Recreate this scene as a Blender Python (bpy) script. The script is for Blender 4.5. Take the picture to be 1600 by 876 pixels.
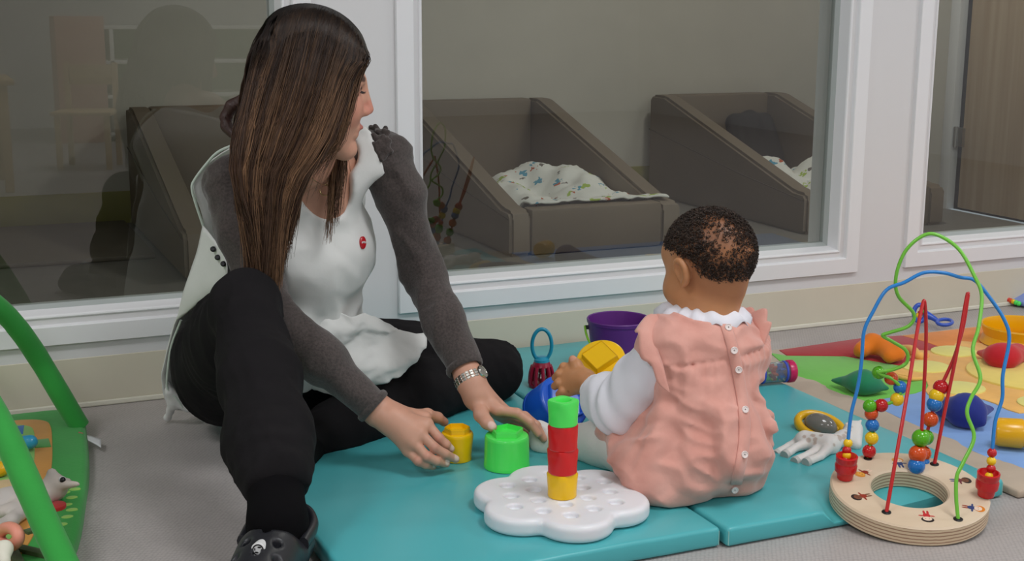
import bpy, bmesh, math, random
import numpy as np
from mathutils import Vector, Matrix, noise as mnoise

for _o in list(bpy.data.objects):
    bpy.data.objects.remove(_o)
S = bpy.context.scene
COL = S.collection
R_ = math.radians

# ------------------------------------------------------------------ camera
CAM_H = 0.85
FPX = 2040.0                         # focal length in pixels of the 1600 px wide frame
PITCH, YAW, ROLL = R_(11.675), R_(-23.715), R_(0.294)
_fw = Vector((-math.sin(YAW) * math.cos(PITCH), math.cos(YAW) * math.cos(PITCH), -math.sin(PITCH)))
_rt = Vector((math.cos(YAW), math.sin(YAW), 0))
_up = _rt.cross(_fw)
C_RT = _rt * math.cos(ROLL) + _up * math.sin(ROLL)
C_UP = -_rt * math.sin(ROLL) + _up * math.cos(ROLL)
C_FW = _fw
cd = bpy.data.cameras.new('camera')
cam = bpy.data.objects.new('camera', cd)
COL.objects.link(cam)
cam.matrix_world = Matrix((
    (C_RT.x, C_UP.x, -C_FW.x, 0), (C_RT.y, C_UP.y, -C_FW.y, 0), (C_RT.z, C_UP.z, -C_FW.z, CAM_H), (0, 0, 0, 1)))
cd.sensor_width = 36.0
cd.lens = 36.0 * FPX / 1600.0
cd.clip_start = 0.05
S.camera = cam

# ------------------------------------------------------------------ world, light, exposure
w = bpy.data.worlds.new('world')
S.world = w
w.use_nodes = True
w.node_tree.nodes['Background'].inputs[0].default_value = (0.8, 0.9, 1.0, 1)
w.node_tree.nodes['Background'].inputs[1].default_value = 0.3
S.view_settings.view_transform = 'Standard'
S.view_settings.look = 'None'
S.view_settings.gamma = 1.0
S.view_settings.use_curve_mapping = False
S.view_settings.exposure = 0.0
CEIL_Z = 2.65
LAMP_W = 28.0
SLEEP_FILL_W = 15.0
LAMP_SPOTS = [(-1.35, 1.2), (1.55, 0.85), (-1.35, -1.5), (1.55, -1.8), (4.2, 0.95), (4.2, -1.7)]

# ------------------------------------------------------------------ helpers
def rayd(px, py):
    return C_FW + C_RT * ((px - 800) / FPX) - C_UP * ((py - 438) / FPX)
def P(px, py, dep):
    """world point seen at a pixel of the photograph at a measured distance"""
    return Vector((0, 0, CAM_H)) + rayd(px, py) * dep
def OZ(px, py, z=0.0):
    d = rayd(px, py)
    return Vector((0, 0, CAM_H)) + d * ((z - CAM_H) / d.z)

def srgb(r, g=None, b=None):
    if g is None:
        r, g, b = [int(r[i:i + 2], 16) for i in (0, 2, 4)]
    f = lambda c: (c / 255 / 12.92) if c / 255 <= 0.04045 else ((c / 255 + 0.055) / 1.055) ** 2.4
    return (f(r), f(g), f(b), 1.0)

_M = {}
def mat(name, col, rough=0.5, var=0.0, vscale=8.0, bump=0.0, bscale=60.0, metal=0.0, spec=0.5,
        sheen=0.0, trans=0.0, sss=0.0, coat=0.0, col2=None, attr=None):
    if name in _M:
        return _M[name]
    m = bpy.data.materials.new(name)
    m.use_nodes = True
    nt = m.node_tree
    b = nt.nodes['Principled BSDF']
    c = srgb(*col) if len(col) == 3 else tuple(col)
    b.inputs['Base Color'].default_value = c
    b.inputs['Roughness'].default_value = rough
    b.inputs['Metallic'].default_value = metal
    b.inputs['Specular IOR Level'].default_value = spec
    b.inputs['Sheen Weight'].default_value = sheen
    b.inputs['Transmission Weight'].default_value = trans
    b.inputs['Coat Weight'].default_value = coat
    if sss:
        b.inputs['Subsurface Weight'].default_value = sss
        b.inputs['Subsurface Radius'].default_value = (0.012, 0.005, 0.003)
        b.inputs['Subsurface Scale'].default_value = 0.5
    tc = nt.nodes.new('ShaderNodeTexCoord')
    src = None
    if attr:
        a = nt.nodes.new('ShaderNodeVertexColor'); a.layer_name = attr
        src = a.outputs['Color']
    if var or col2:
        n = nt.nodes.new('ShaderNodeTexNoise')
        n.inputs['Scale'].default_value = vscale
        n.inputs['Detail'].default_value = 5
        nt.links.new(tc.outputs['Object'], n.inputs['Vector'])
        mx = nt.nodes.new('ShaderNodeMix'); mx.data_type = 'RGBA'
        if attr:
            mx.blend_type = 'MULTIPLY'
            mx.inputs['Factor'].default_value = 1.0
            rp = nt.nodes.new('ShaderNodeMapRange')
            rp.inputs['From Min'].default_value = 0.3; rp.inputs['From Max'].default_value = 0.7
            rp.inputs['To Min'].default_value = 1 - var; rp.inputs['To Max'].default_value = 1 + var
            nt.links.new(n.outputs['Fac'], rp.inputs['Value'])
            nt.links.new(src, mx.inputs[6]); nt.links.new(rp.outputs[0], mx.inputs[7])
        else:
            c2 = srgb(*col2) if col2 else tuple(min(1, x * (1 + var)) for x in c[:3]) + (1,)
            c1 = c if col2 else tuple(x * (1 - var) for x in c[:3]) + (1,)
            rp = nt.nodes.new('ShaderNodeMapRange')
            rp.inputs['From Min'].default_value = 0.3; rp.inputs['From Max'].default_value = 0.7
            nt.links.new(n.outputs['Fac'], rp.inputs['Value'])
            nt.links.new(rp.outputs[0], mx.inputs['Factor'])
            mx.inputs[6].default_value = c1; mx.inputs[7].default_value = c2
        src = mx.outputs[2]
    if src is not None:
        nt.links.new(src, b.inputs['Base Color'])
    if bump:
        n2 = nt.nodes.new('ShaderNodeTexNoise')
        n2.inputs['Scale'].default_value = bscale
        n2.inputs['Detail'].default_value = 4
        nt.links.new(tc.outputs['Object'], n2.inputs['Vector'])
        bp = nt.nodes.new('ShaderNodeBump')
        bp.inputs['Strength'].default_value = bump
        bp.inputs['Distance'].default_value = 0.004
        nt.links.new(n2.outputs['Fac'], bp.inputs['Height'])
        nt.links.new(bp.outputs[0], b.inputs['Normal'])
    _M[name] = m
    return m

def link(name, me, m=None, parent=None, smooth=False):
    o = bpy.data.objects.new(name, me)
    COL.objects.link(o)
    if m is not None:
        for mm in (m if isinstance(m, (list, tuple)) else [m]):
            me.materials.append(mm)
    if parent is not None:
        o.parent = parent
    if smooth:
        me.polygons.foreach_set('use_smooth', [True] * len(me.polygons))
    return o

def obj(name, bm, m=None, parent=None, smooth=False, angle=None):
    me = bpy.data.meshes.new(name)
    bmesh.ops.recalc_face_normals(bm, faces=bm.faces)
    if angle is not None:
        for f in bm.faces: f.smooth = True
        for e in bm.edges:
            if len(e.link_faces) == 2 and e.calc_face_angle(0) > R_(angle): e.smooth = False
    bm.to_mesh(me); bm.free()
    return link(name, me, m, parent, smooth)

def pyobj(name, verts, faces, m=None, parent=None, smooth=True, fix=False):
    me = bpy.data.meshes.new(name)
    me.from_pydata([tuple(v) for v in verts], [], [tuple(f) for f in faces])
    me.update()
    if fix:
        bm = bmesh.new(); bm.from_mesh(me)
        bmesh.ops.recalc_face_normals(bm, faces=bm.faces)
        bm.to_mesh(me); bm.free()
    return link(name, me, m, parent, smooth)

def tag(o, label=None, cat=None, group=None, kind=None):
    if label: o['label'] = label
    if cat: o['category'] = cat
    if group: o['group'] = group
    if kind: o['kind'] = kind
    return o

def thing(name, label, cat, loc=(0, 0, 0), rotz=0.0, group=None, rot=None):
    o = bpy.data.objects.new(name, None)
    COL.objects.link(o)
    o.location = loc
    o.rotation_euler = rot if rot else (0, 0, rotz)
    o.empty_display_size = 0.05
    return tag(o, label, cat, group)

def dup(root, loc=None, rotz=None, label=None, group=None):
    r = root.copy(); COL.objects.link(r)
    if loc is not None: r.location = loc
    if rotz is not None: r.rotation_euler = (0, 0, rotz)
    if label: r['label'] = label
    if group: r['group'] = group
    for ch in list(root.children):
        c = ch.copy(); COL.objects.link(c); c.parent = r
        for g in list(ch.children):
            d = g.copy(); COL.objects.link(d); d.parent = c
    return r

def box(bm, x0, x1, y0, y1, z0, z1, bev=0.0, seg=2, M=None):
    r = bmesh.ops.create_cube(bm, size=1.0)
    vs = r['verts']
    for v in vs:
        v.co = Vector(((x0 + x1) / 2 + v.co.x * (x1 - x0), (y0 + y1) / 2 + v.co.y * (y1 - y0), (z0 + z1) / 2 + v.co.z * (z1 - z0)))
    if bev:
        es = list({e for v in vs for e in v.link_edges})
        rr = bmesh.ops.bevel(bm, geom=es, offset=bev, segments=seg, affect='EDGES', profile=0.5)
        vs = list({v for v in rr['verts']} | {v for v in vs if v.is_valid})
    if M is not None:
        for v in vs: v.co = M @ v.co
    return vs

def boxo(name, x0, x1, y0, y1, z0, z1, m, parent=None, bev=0.0, seg=2, M=None):
    bm = bmesh.new()
    box(bm, x0, x1, y0, y1, z0, z1, bev, seg, M)
    return obj(name, bm, m, parent, angle=40 if bev else None)

def lathe(bm, prof, n=32, M=None, close=False):
    """prof: (r, z) list; poles where r == 0"""
    rings = []
    for r, z in prof:
        if r < 1e-6:
            rings.append([bm.verts.new((0, 0, z))])
        else:
            rings.append([bm.verts.new((r * math.cos(2 * math.pi * i / n), r * math.sin(2 * math.pi * i / n), z)) for i in range(n)])
    prs = list(zip(rings, rings[1:]))
    if close: prs.append((rings[-1], rings[0]))
    for a, b in prs:
        for i in range(n):
            j = (i + 1) % n
            if len(a) == 1 and len(b) == 1: continue
            if len(a) == 1: bm.faces.new((a[0], b[i], b[j]))
            elif len(b) == 1: bm.faces.new((a[i], b[0], a[j]))
            else: bm.faces.new((a[i], b[i], b[j], a[j]))
    if M is not None:
        for rg in rings:
            for v in rg: v.co = M @ v.co
    return rings

def lath(name, prof, m, parent=None, n=32, M=None, close=False, angle=35):
    bm = bmesh.new(); lathe(bm, prof, n, M, close)
    return obj(name, bm, m, parent, angle=angle)

def catmull(pts, sub=8, closed=False):
    pts = [Vector(p) for p in pts]
    n = len(pts); out = []
    rng = range(n) if closed else range(n - 1)
    for i in rng:
        p1, p2 = pts[i], pts[(i + 1) % n]
        p0 = pts[(i - 1) % n] if (closed or i > 0) else p1 * 2 - p2
        p3 = pts[(i + 2) % n] if (closed or i + 2 < n) else p2 * 2 - p1
        for k in range(sub):
            t = k / sub
            out.append(0.5 * ((2 * p1) + (p2 - p0) * t + (2 * p0 - 5 * p1 + 4 * p2 - p3) * t * t + (3 * p1 - p0 - 3 * p2 + p3) * t ** 3))
    if not closed: out.append(pts[-1])
    return out

def tube(bm, pts, rad, n=10, closed=False, caps=True, flat=None):
    """sweep a circle along pts; rad a number or list; flat=(axis, factor) squashes along an axis"""
    pts = [Vector(p) for p in pts]
    N = len(pts)
    rads = rad if isinstance(rad, (list, tuple)) else [rad] * N
    if len(rads) != N:
        rads = [rads[min(len(rads) - 1, int(i * (len(rads) - 1) / (N - 1)))] * (1 - (i * (len(rads) - 1) / (N - 1)) % 1) +
                rads[min(len(rads) - 1, int(i * (len(rads) - 1) / (N - 1)) + 1)] * ((i * (len(rads) - 1) / (N - 1)) % 1) for i in range(N)]
    prev = None; rings = []
    for i in range(N):
        if closed: t = (pts[(i + 1) % N] - pts[i - 1])
        else: t = pts[min(i + 1, N - 1)] - pts[max(i - 1, 0)]
        t.normalize()
        if prev is None:
            u = t.orthogonal().normalized()
        else:
            u = (prev - t * prev.dot(t))
            u = u.normalized() if u.length > 1e-6 else t.orthogonal().normalized()
        prev = u
        v = t.cross(u)
        ring = []
        for k in range(n):
            a = 2 * math.pi * k / n
            off = (u * math.cos(a) + v * math.sin(a)) * rads[i]
            if flat: off = off + flat[0] * (off.dot(flat[0]) * (flat[1] - 1))
            ring.append(bm.verts.new(pts[i] + off))
        rings.append(ring)
    prs = list(zip(rings, rings[1:]))
    if closed:
        # match seam twist
        a, b = rings[-1], rings[0]
        best = min(range(n), key=lambda s: sum((a[k].co - b[(k + s) % n].co).length for k in range(n)))
        prs.append((a, [b[(k + best) % n] for k in range(n)]))
    for a, b in prs:
        for k in range(n):
            bm.faces.new((a[k], a[(k + 1) % n], b[(k + 1) % n], b[k]))
    if caps and not closed:
        bm.faces.new(rings[0][::-1]); bm.faces.new(rings[-1])
    return rings

def tubo(name, pts, rad, m, parent=None, n=10, closed=False, flat=None, angle=50):
    bm = bmesh.new(); tube(bm, pts, rad, n, closed, True, flat)
    return obj(name, bm, m, parent, angle=angle)

def prism(bm, poly, z0, z1, bev=0.0, seg=3):
    """extrude a 2D polygon (x, y) between z0 and z1, rounding the top edge by bev"""
    vs0 = [bm.verts.new((x, y, z0)) for x, y in poly]
    n = len(poly)
    rows = [vs0]
    def inset(d):
        out = []
        for i in range(n):
            a, b, c = Vector(poly[i - 1]), Vector(poly[i]), Vector(poly[(i + 1) % n])
            e1 = (b - a).normalized(); e2 = (c - b).normalized()
            nn = (Vector((-e1.y, e1.x)) + Vector((-e2.y, e2.x)))
            nn = nn / max(0.3, nn.length_squared / 2)
            out.append(b + nn * d)
        return out
    if bev:
        for k in range(seg + 1):
            a = math.pi / 2 * k / seg
            rows.append([bm.verts.new((p.x, p.y, z1 - bev + bev * math.sin(a))) for p in inset(bev * (1 - math.cos(a)))])
    else:
        rows.append([bm.verts.new((x, y, z1)) for x, y in poly])
    for a, b in zip(rows, rows[1:]):
        for i in range(n):
            bm.faces.new((a[i], a[(i + 1) % n], b[(i + 1) % n], b[i]))
    bm.faces.new(rows[0][::-1]); bm.faces.new(rows[-1])

def look_rot(zdir, xdir=None):
    z = Vector(zdir).normalized()
    x = Vector(xdir) if xdir else z.orthogonal()
    x = (x - z * x.dot(z)).normalized()
    y = z.cross(x)
    return Matrix((x, y, z)).transposed().to_4x4()

def fbm(p, s=1.0):
    return mnoise.fractal(Vector(p) * s, 1.0, 2.0, 3)

# ------------------------------------------------------------------ implicit surfaces (for bodies, cloth, plush)
class Field:
    def __init__(self):
        self.p = []; self.post = []
    def cone(self, a, b, ra, rb, k=0.02, flat=None, sub=False):
        self.p.append(('c', np.array(a, float), np.array(b, float), ra, rb, k, flat, sub)); return self
    def chain(self, pts, rads, k=0.02, flat=None, sub=False):
        for i in range(len(pts) - 1):
            self.cone(pts[i], pts[i + 1], rads[i], rads[i + 1], k, flat, sub)
        return self
    def ell(self, c, r, rot=None, k=0.02, sub=False):
        self.p.append(('e', np.array(c, float), np.array(r if hasattr(r, '__len__') else (r, r, r), float),
                       np.array(rot, float) if rot is not None else np.eye(3), None, k, None, sub)); return self
    def cut(self, point, normal, k=0.0):
        """remove everything on the normal side of the plane"""
        self.post.append((np.array(point, float), np.array(Vector(normal).normalized(), float), k)); return self
    def bounds(self, pad):
        lo = np.full(3, 1e9); hi = -lo
        for t in self.p:
            if t[7]: continue
            if t[0] == 'c':
                for q, r in ((t[1], t[3]), (t[2], t[4])):
                    f = 1.0
                    lo = np.minimum(lo, q - r * 1.25); hi = np.maximum(hi, q + r * 1.25)
            else:
                rr = np.abs(t[3].T) @ t[2]
                lo = np.minimum(lo, t[1] - rr); hi = np.maximum(hi, t[1] + rr)
        return lo - pad, hi + pad
    def grid(self, h, disp=None, bnd=None, inflate=0.0):
        lo, hi = bnd if bnd else self.bounds(3 * h + inflate + (.022 if disp is not None else 0))
        lo = np.array(lo, float); hi = np.array(hi, float)
        n = np.ceil((hi - lo) / h).astype(int) + 1
        ax = [(lo[i] + np.arange(n[i]) * h) for i in range(3)]
        D = np.full(n, 1.0, np.float32)
        for t in self.p:
            ty, a, b, ra, rb, k, flat, sub = t
            mg = max(k, 0.001) + 3 * h + 0.01 + inflate
            if ty == 'c':
                mr = max(ra, rb) * 1.3 + mg
                l2 = np.minimum(a, b) - mr; h2 = np.maximum(a, b) + mr
            else:
                rr = np.abs(ra.T) @ b + mg
                l2 = a - rr; h2 = a + rr
            i0 = np.clip(np.floor((l2 - lo) / h).astype(int), 0, n); i1 = np.clip(np.ceil((h2 - lo) / h).astype(int) + 1, 0, n)
            if (i1 <= i0).any(): continue
            sl = tuple(slice(i0[i], i1[i]) for i in range(3))
            X = ax[0][sl[0]][:, None, None].astype(np.float32); Y = ax[1][sl[1]][None, :, None].astype(np.float32); Z = ax[2][sl[2]][None, None, :].astype(np.float32)
            if ty == 'c':
                ba = b - a; L2 = max(ba @ ba, 1e-12)
                px, py, pz = X - a[0], Y - a[1], Z - a[2]
                tt = np.clip((px * ba[0] + py * ba[1] + pz * ba[2]) / L2, 0, 1)
                ox, oy, oz = px - tt * ba[0], py - tt * ba[1], pz - tt * ba[2]
                if flat is not None:
                    fn = np.array(flat[0], float); s = 1.0 / flat[1] - 1
                    dd = (ox * fn[0] + oy * fn[1] + oz * fn[2]) * s
                    ox, oy, oz = ox + dd * fn[0], oy + dd * fn[1], oz + dd * fn[2]
                d = np.sqrt(ox * ox + oy * oy + oz * oz) - (ra + (rb - ra) * tt)
            else:
                px, py, pz = X - a[0], Y - a[1], Z - a[2]
                rot = ra
                q = [rot[i, 0] * px + rot[i, 1] * py + rot[i, 2] * pz for i in range(3)]
                k0 = np.sqrt(sum((q[i] / b[i]) ** 2 for i in range(3)))
                k1 = np.sqrt(sum((q[i] / b[i] ** 2) ** 2 for i in range(3))) + 1e-9
                d = k0 * (k0 - 1) / k1
            cur = D[sl]
            if sub:
                d = -d
                hh = np.clip(0.5 - 0.5 * (d - cur) / -k, 0, 1) if k > 0 else None
                if k > 0:
                    hh = np.maximum(k - np.abs(cur - d), 0) / k
                    D[sl] = np.maximum(cur, d) + hh * hh * k * 0.25
                else: D[sl] = np.maximum(cur, d)
            else:
                if k > 0:
                    hh = np.maximum(k - np.abs(cur - d), 0) / k
                    D[sl] = np.minimum(cur, d) - hh * hh * k * 0.25
                else: D[sl] = np.minimum(cur, d)
        X = ax[0][:, None, None]; Y = ax[1][None, :, None]; Z = ax[2][None, None, :]
        if inflate: D = D - inflate
        if disp is not None:
            band = np.abs(D) < 0.04
            I = np.nonzero(band)
            D[I] += disp(ax[0][I[0]], ax[1][I[1]], ax[2][I[2]]).astype(np.float32)
        for q, nn, k in self.post:
            d = (X - q[0]) * nn[0] + (Y - q[1]) * nn[1] + (Z - q[2]) * nn[2]
            if k > 0:
                hh = np.maximum(k - np.abs(D - d), 0) / k
                D = np.maximum(D, d) + hh * hh * k * 0.25
            else: D = np.maximum(D, d)
        return D, lo, h
    def mesh(self, h, disp=None, bnd=None, smooth=2, inflate=0.0):
        D, lo, h = self.grid(h, disp, bnd, inflate)
        return surfnet(D, lo, h, smooth)

def surfnet(D, lo, h, smooth=2):
    s = D < 0
    nx, ny, nz = D.shape
    cnt = np.zeros((nx - 1, ny - 1, nz - 1), np.int8)
    for i in (0, 1):
        for j in (0, 1):
            for k in (0, 1):
                cnt += s[i:nx - 1 + i, j:ny - 1 + j, k:nz - 1 + k]
    cells = np.nonzero((cnt > 0) & (cnt < 8))
    idx = np.full(cnt.shape, -1, np.int64)
    idx[cells] = np.arange(len(cells[0]))
    base = np.stack(cells, 1)
    acc = np.zeros((len(base), 3)); num = np.zeros(len(base))
    cor = [(i, j, k) for i in (0, 1) for j in (0, 1) for k in (0, 1)]
    for a in cor:
        for ax in range(3):
            if a[ax]: continue
            b = list(a); b[ax] = 1
            va = D[base[:, 0] + a[0], base[:, 1] + a[1], base[:, 2] + a[2]].astype(float)
            vb = D[base[:, 0] + b[0], base[:, 1] + b[1], base[:, 2] + b[2]].astype(float)
            m = (va < 0) != (vb < 0)
            t = np.where(m, va / np.where(m, va - vb, 1), 0)
            p = np.repeat(np.array([a], float), len(base), 0); p[:, ax] = t
            acc[m] += p[m]; num[m] += 1
    V = (base + acc / np.maximum(num, 1)[:, None]) * h + lo
    F = []
    for ax in range(3):
        sl0 = [slice(None)] * 3; sl1 = [slice(None)] * 3
        sl0[ax] = slice(0, -1); sl1[ax] = slice(1, None)
        a = s[tuple(sl0)]; b = s[tuple(sl1)]
        e = np.stack(np.nonzero(a != b), 1)
        u, v = (ax + 1) % 3, (ax + 2) % 3
        ok = (e[:, u] > 0) & (e[:, v] > 0) & (e[:, u] < D.shape[u] - 1) & (e[:, v] < D.shape[v] - 1)
        e = e[ok]
        inside = s[e[:, 0], e[:, 1], e[:, 2]]
        q = []
        for du, dv in ((-1, -1), (0, -1), (0, 0), (-1, 0)):
            c = e.copy(); c[:, u] += du; c[:, v] += dv
            q.append(idx[c[:, 0], c[:, 1], c[:, 2]])
        q = np.stack(q, 1)
        q[~inside] = q[~inside][:, ::-1]
        F.append(q)
    F = np.concatenate(F)
    F = F[(F >= 0).all(1)]
    for _ in range(smooth):
        A = np.zeros_like(V); n = np.zeros(len(V))
        for i in range(4):
            a, b = F[:, i], F[:, (i + 1) % 4]
            np.add.at(A, a, V[b]); np.add.at(n, a, 1); np.add.at(A, b, V[a]); np.add.at(n, b, 1)
        V = V * 0.5 + 0.5 * A / np.maximum(n, 1)[:, None]
    return V, F

def fobj(name, VF, m, parent=None, colfn=None, attr='Col'):
    V, F = VF
    me = bpy.data.meshes.new(name)
    me.vertices.add(len(V)); me.vertices.foreach_set('co', np.ascontiguousarray(V, np.float32).ravel())
    me.loops.add(F.size); me.loops.foreach_set('vertex_index', F.astype(np.int32).ravel())
    me.polygons.add(len(F)); me.polygons.foreach_set('loop_start', np.arange(0, F.size, 4, dtype=np.int32))
    me.update(calc_edges=True)
    me.validate()
    me.polygons.foreach_set('use_smooth', [True] * len(me.polygons))
    if colfn is not None:
        c = me.color_attributes.new(attr, 'FLOAT_COLOR', 'POINT')
        cc = np.ones((len(V), 4), np.float32); cc[:, :3] = colfn(V)
        c.data.foreach_set('color', cc.ravel())
    return link(name, me, m, parent)

def ground(x, y):
    """height of what lies underfoot: the teal mats or the bare floor"""
    on = (x > 0.492) & (x < 1.70) & (y > 1.668)
    return np.where(on, 0.0358, 0.0008)
def onground(VF):
    V, F = VF
    V = V.copy(); V[:, 2] = np.maximum(V[:, 2], ground(V[:, 0], V[:, 1]))
    return V, F

def joinVF(*vfs):
    Vs, Fs, o = [], [], 0
    for V, F in vfs:
        Vs.append(V); Fs.append(F + o); o += len(V)
    return np.concatenate(Vs), np.concatenate(Fs)

def nz3(x, y, z, s, seed=0.0):
    """cheap smooth pseudo-noise from sines"""
    r = 0
    rs = np.random.RandomState(int(seed * 10) + 5)
    for i in range(6):
        k = rs.normal(size=3) * s; ph = rs.uniform(0, 6.28)
        r = r + np.sin(k[0] * x + k[1] * y + k[2] * z + ph)
    return r / 6.0

def ridge(x, y, z, s, seed=0.0, warp=0.0):
    """creased pseudo-noise: sharp ridges between soft valleys, about -0.5..0.5"""
    if warp:
        x = x + warp * nz3(y, z, x, s * .6, seed + 3); z = z + warp * nz3(z, x, y, s * .6, seed + 4)
    n = nz3(x, y, z, s, seed)
    return .5 - np.minimum(np.abs(n) * 2.6, 1.0)

def sheet(ctrl, nu=8, nv=8, wr=None):
    """smooth surface through a grid of control points -> (verts, quads)"""
    rows = [catmull(r, nu) for r in ctrl]
    cols = [catmull([rows[i][j] for i in range(len(rows))], nv) for j in range(len(rows[0]))]
    W = len(cols); Hh = len(cols[0])
    V = [cols[j][i] for i in range(Hh) for j in range(W)]
    F = [(i * W + j, i * W + j + 1, (i + 1) * W + j + 1, (i + 1) * W + j) for i in range(Hh - 1) for j in range(W - 1)]
    if wr:
        V = [v + wr(v) for v in V]
    return V, F

def solid(o, t, off=0.0):
    md = o.modifiers.new('thickness', 'SOLIDIFY'); md.thickness = t; md.offset = off
    return o
# ================================================================== THE ROOM
WY = 2.873            # front face of the window wall
WT = 0.12
X0, X1, Y0 = -3.0, 5.6, -4.2
SX0, SX1, SY1 = -1.2, 4.07, 5.42   # sleeping room behind the glass

M_wall = mat('white_wall_paint', (222, 221, 222), 0.55, bump=0.02, bscale=90)
M_frame = mat('white_lacquer', (236, 236, 238), 0.35)
M_base = mat('beige_vinyl_skirting', (215, 208, 189), 0.5, var=0.03, vscale=5)
M_bead = mat('pale_skirting_bead', (228, 224, 208), 0.45)
M_ceil = mat('ceiling_white', (232, 232, 230), 0.8)
M_swall = mat('sleep_room_paint', (205, 200, 190), 0.7, var=0.02)
M_olive = mat('olive_skirting', (150, 145, 84), 0.6, var=0.05)
M_sfloor = mat('dark_grey_vinyl', (124, 120, 115), 0.5, var=0.06, vscale=12)

def floor_mat():
    m = bpy.data.materials.new('grey_vinyl_floor'); m.use_nodes = True
    nt = m.node_tree; b = nt.nodes['Principled BSDF']
    b.inputs['Roughness'].default_value = 0.42
    tc = nt.nodes.new('ShaderNodeTexCoord')
    mp = nt.nodes.new('ShaderNodeMapping'); mp.inputs['Rotation'].default_value = (0, 0, R_(33))
    nt.links.new(tc.outputs['Object'], mp.inputs['Vector'])
    v = nt.nodes.new('ShaderNodeTexVoronoi'); v.inputs['Scale'].default_value = 150; v.inputs['Randomness'].default_value = 0.25
    nt.links.new(mp.outputs[0], v.inputs['Vector'])
    n = nt.nodes.new('ShaderNodeTexNoise'); n.inputs['Scale'].default_value = 6; n.inputs['Detail'].default_value = 6
    nt.links.new(tc.outputs['Object'], n.inputs['Vector'])
    r = nt.nodes.new('ShaderNodeValToRGB')
    r.color_ramp.elements[0].position = 0.25; r.color_ramp.elements[0].color = srgb(190, 183, 180)
    r.color_ramp.elements[1].position = 0.75; r.color_ramp.elements[1].color = srgb(168, 161, 159)
    nt.links.new(v.outputs['Distance'], r.inputs['Fac'])
    mx = nt.nodes.new('ShaderNodeMix'); mx.data_type = 'RGBA'; mx.blend_type = 'MULTIPLY'; mx.inputs['Factor'].default_value = 0.25
    nt.links.new(r.outputs[0], mx.inputs[6]); nt.links.new(n.outputs['Fac'], mx.inputs[7])
    nt.links.new(mx.outputs[2], b.inputs['Base Color'])
    bp = nt.nodes.new('ShaderNodeBump'); bp.inputs['Strength'].default_value = 0.35; bp.inputs['Distance'].default_value = 0.002
    nt.links.new(v.outputs['Distance'], bp.inputs['Height']); nt.links.new(bp.outputs[0], b.inputs['Normal'])
    return m

def struct(o):
    o['kind'] = 'structure'; return o
struct(boxo('floor', X0, X1, Y0, WY, -0.1, 0, floor_mat()))
struct(boxo('ceiling', X0, X1, Y0, WY, CEIL_Z, CEIL_Z + 0.1, M_ceil))
struct(boxo('wall_left', X0 - 0.1, X0, Y0 - 0.1, WY, 0, CEIL_Z, M_wall))
struct(boxo('wall_right', X1, X1 + 0.1, Y0 - 0.1, WY, 0, CEIL_Z, M_wall))
struct(boxo('wall_rear', X0, X1, Y0 - 0.1, Y0, 0, CEIL_Z, M_wall))

WIN = [(-0.56, 0.772), (0.968, 2.302), (2.467, 3.80)]
WZ0, WZ1 = 0.146, 2.15
CASE = 0.064          # the wall opening lies inside the casing by this much
bm = bmesh.new()
xs = [X0] + [v for a, b in WIN for v in (a + CASE, b - CASE)] + [X1]
for i in range(0, len(xs), 2):
    box(bm, xs[i], xs[i + 1], WY, WY + WT, 0, CEIL_Z)
for a, b in WIN:
    box(bm, a + CASE, b - CASE, WY, WY + WT, 0, WZ0 + CASE)
    box(bm, a + CASE, b - CASE, WY, WY + WT, WZ1 - CASE, CEIL_Z)
struct(obj('wall_back', bm, M_wall))
bm = bmesh.new()
box(bm, X0, X1, WY - 0.003, WY - 0.0002, 0.0, 0.111, 0.001, 1)
sk = struct(obj('baseboard_back', bm, M_base))
bm = bmesh.new()
box(bm, X0, X1, WY - 0.008, WY - 0.003, 0.0005, 0.013, 0.003, 2)
obj('bead', bm, M_bead, sk)

def pane_mat():
    m = bpy.data.materials.new('window_glass'); m.use_nodes = True
    nt = m.node_tree; nt.nodes.clear()
    out = nt.nodes.new('ShaderNodeOutputMaterial')
    tr = nt.nodes.new('ShaderNodeBsdfTransparent'); tr.inputs[0].default_value = (0.90, 0.92, 0.90, 1)
    gl = nt.nodes.new('ShaderNodeBsdfGlossy'); gl.inputs['Roughness'].default_value = 0.004
    fr = nt.nodes.new('ShaderNodeFresnel'); fr.inputs['IOR'].default_value = 1.5
    geo = nt.nodes.new('ShaderNodeNewGeometry')
    inv = nt.nodes.new('ShaderNodeMath'); inv.operation = 'SUBTRACT'; inv.inputs[0].default_value = 1.0
    nt.links.new(geo.outputs['Backfacing'], inv.inputs[1])
    # double glazing: four surfaces reflect, the mesh has two faces and only the outward one mirrors
    k = nt.nodes.new('ShaderNodeMath'); k.operation = 'MULTIPLY'; k.inputs[1].default_value = 2.2
    nt.links.new(fr.outputs[0], k.inputs[0])
    mu = nt.nodes.new('ShaderNodeMath'); mu.operation = 'MULTIPLY'; mu.use_clamp = True
    nt.links.new(k.outputs[0], mu.inputs[0]); nt.links.new(inv.outputs[0], mu.inputs[1])
    mx = nt.nodes.new('ShaderNodeMixShader')
    nt.links.new(mu.outputs[0], mx.inputs[0]); nt.links.new(tr.outputs[0], mx.inputs[1]); nt.links.new(gl.outputs[0], mx.inputs[2])
    nt.links.new(mx.outputs[0], out.inputs[0])
    return m
M_pane = pane_mat()
M_gasket = mat('grey_glazing_strip', (168, 174, 172), 0.4)

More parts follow.
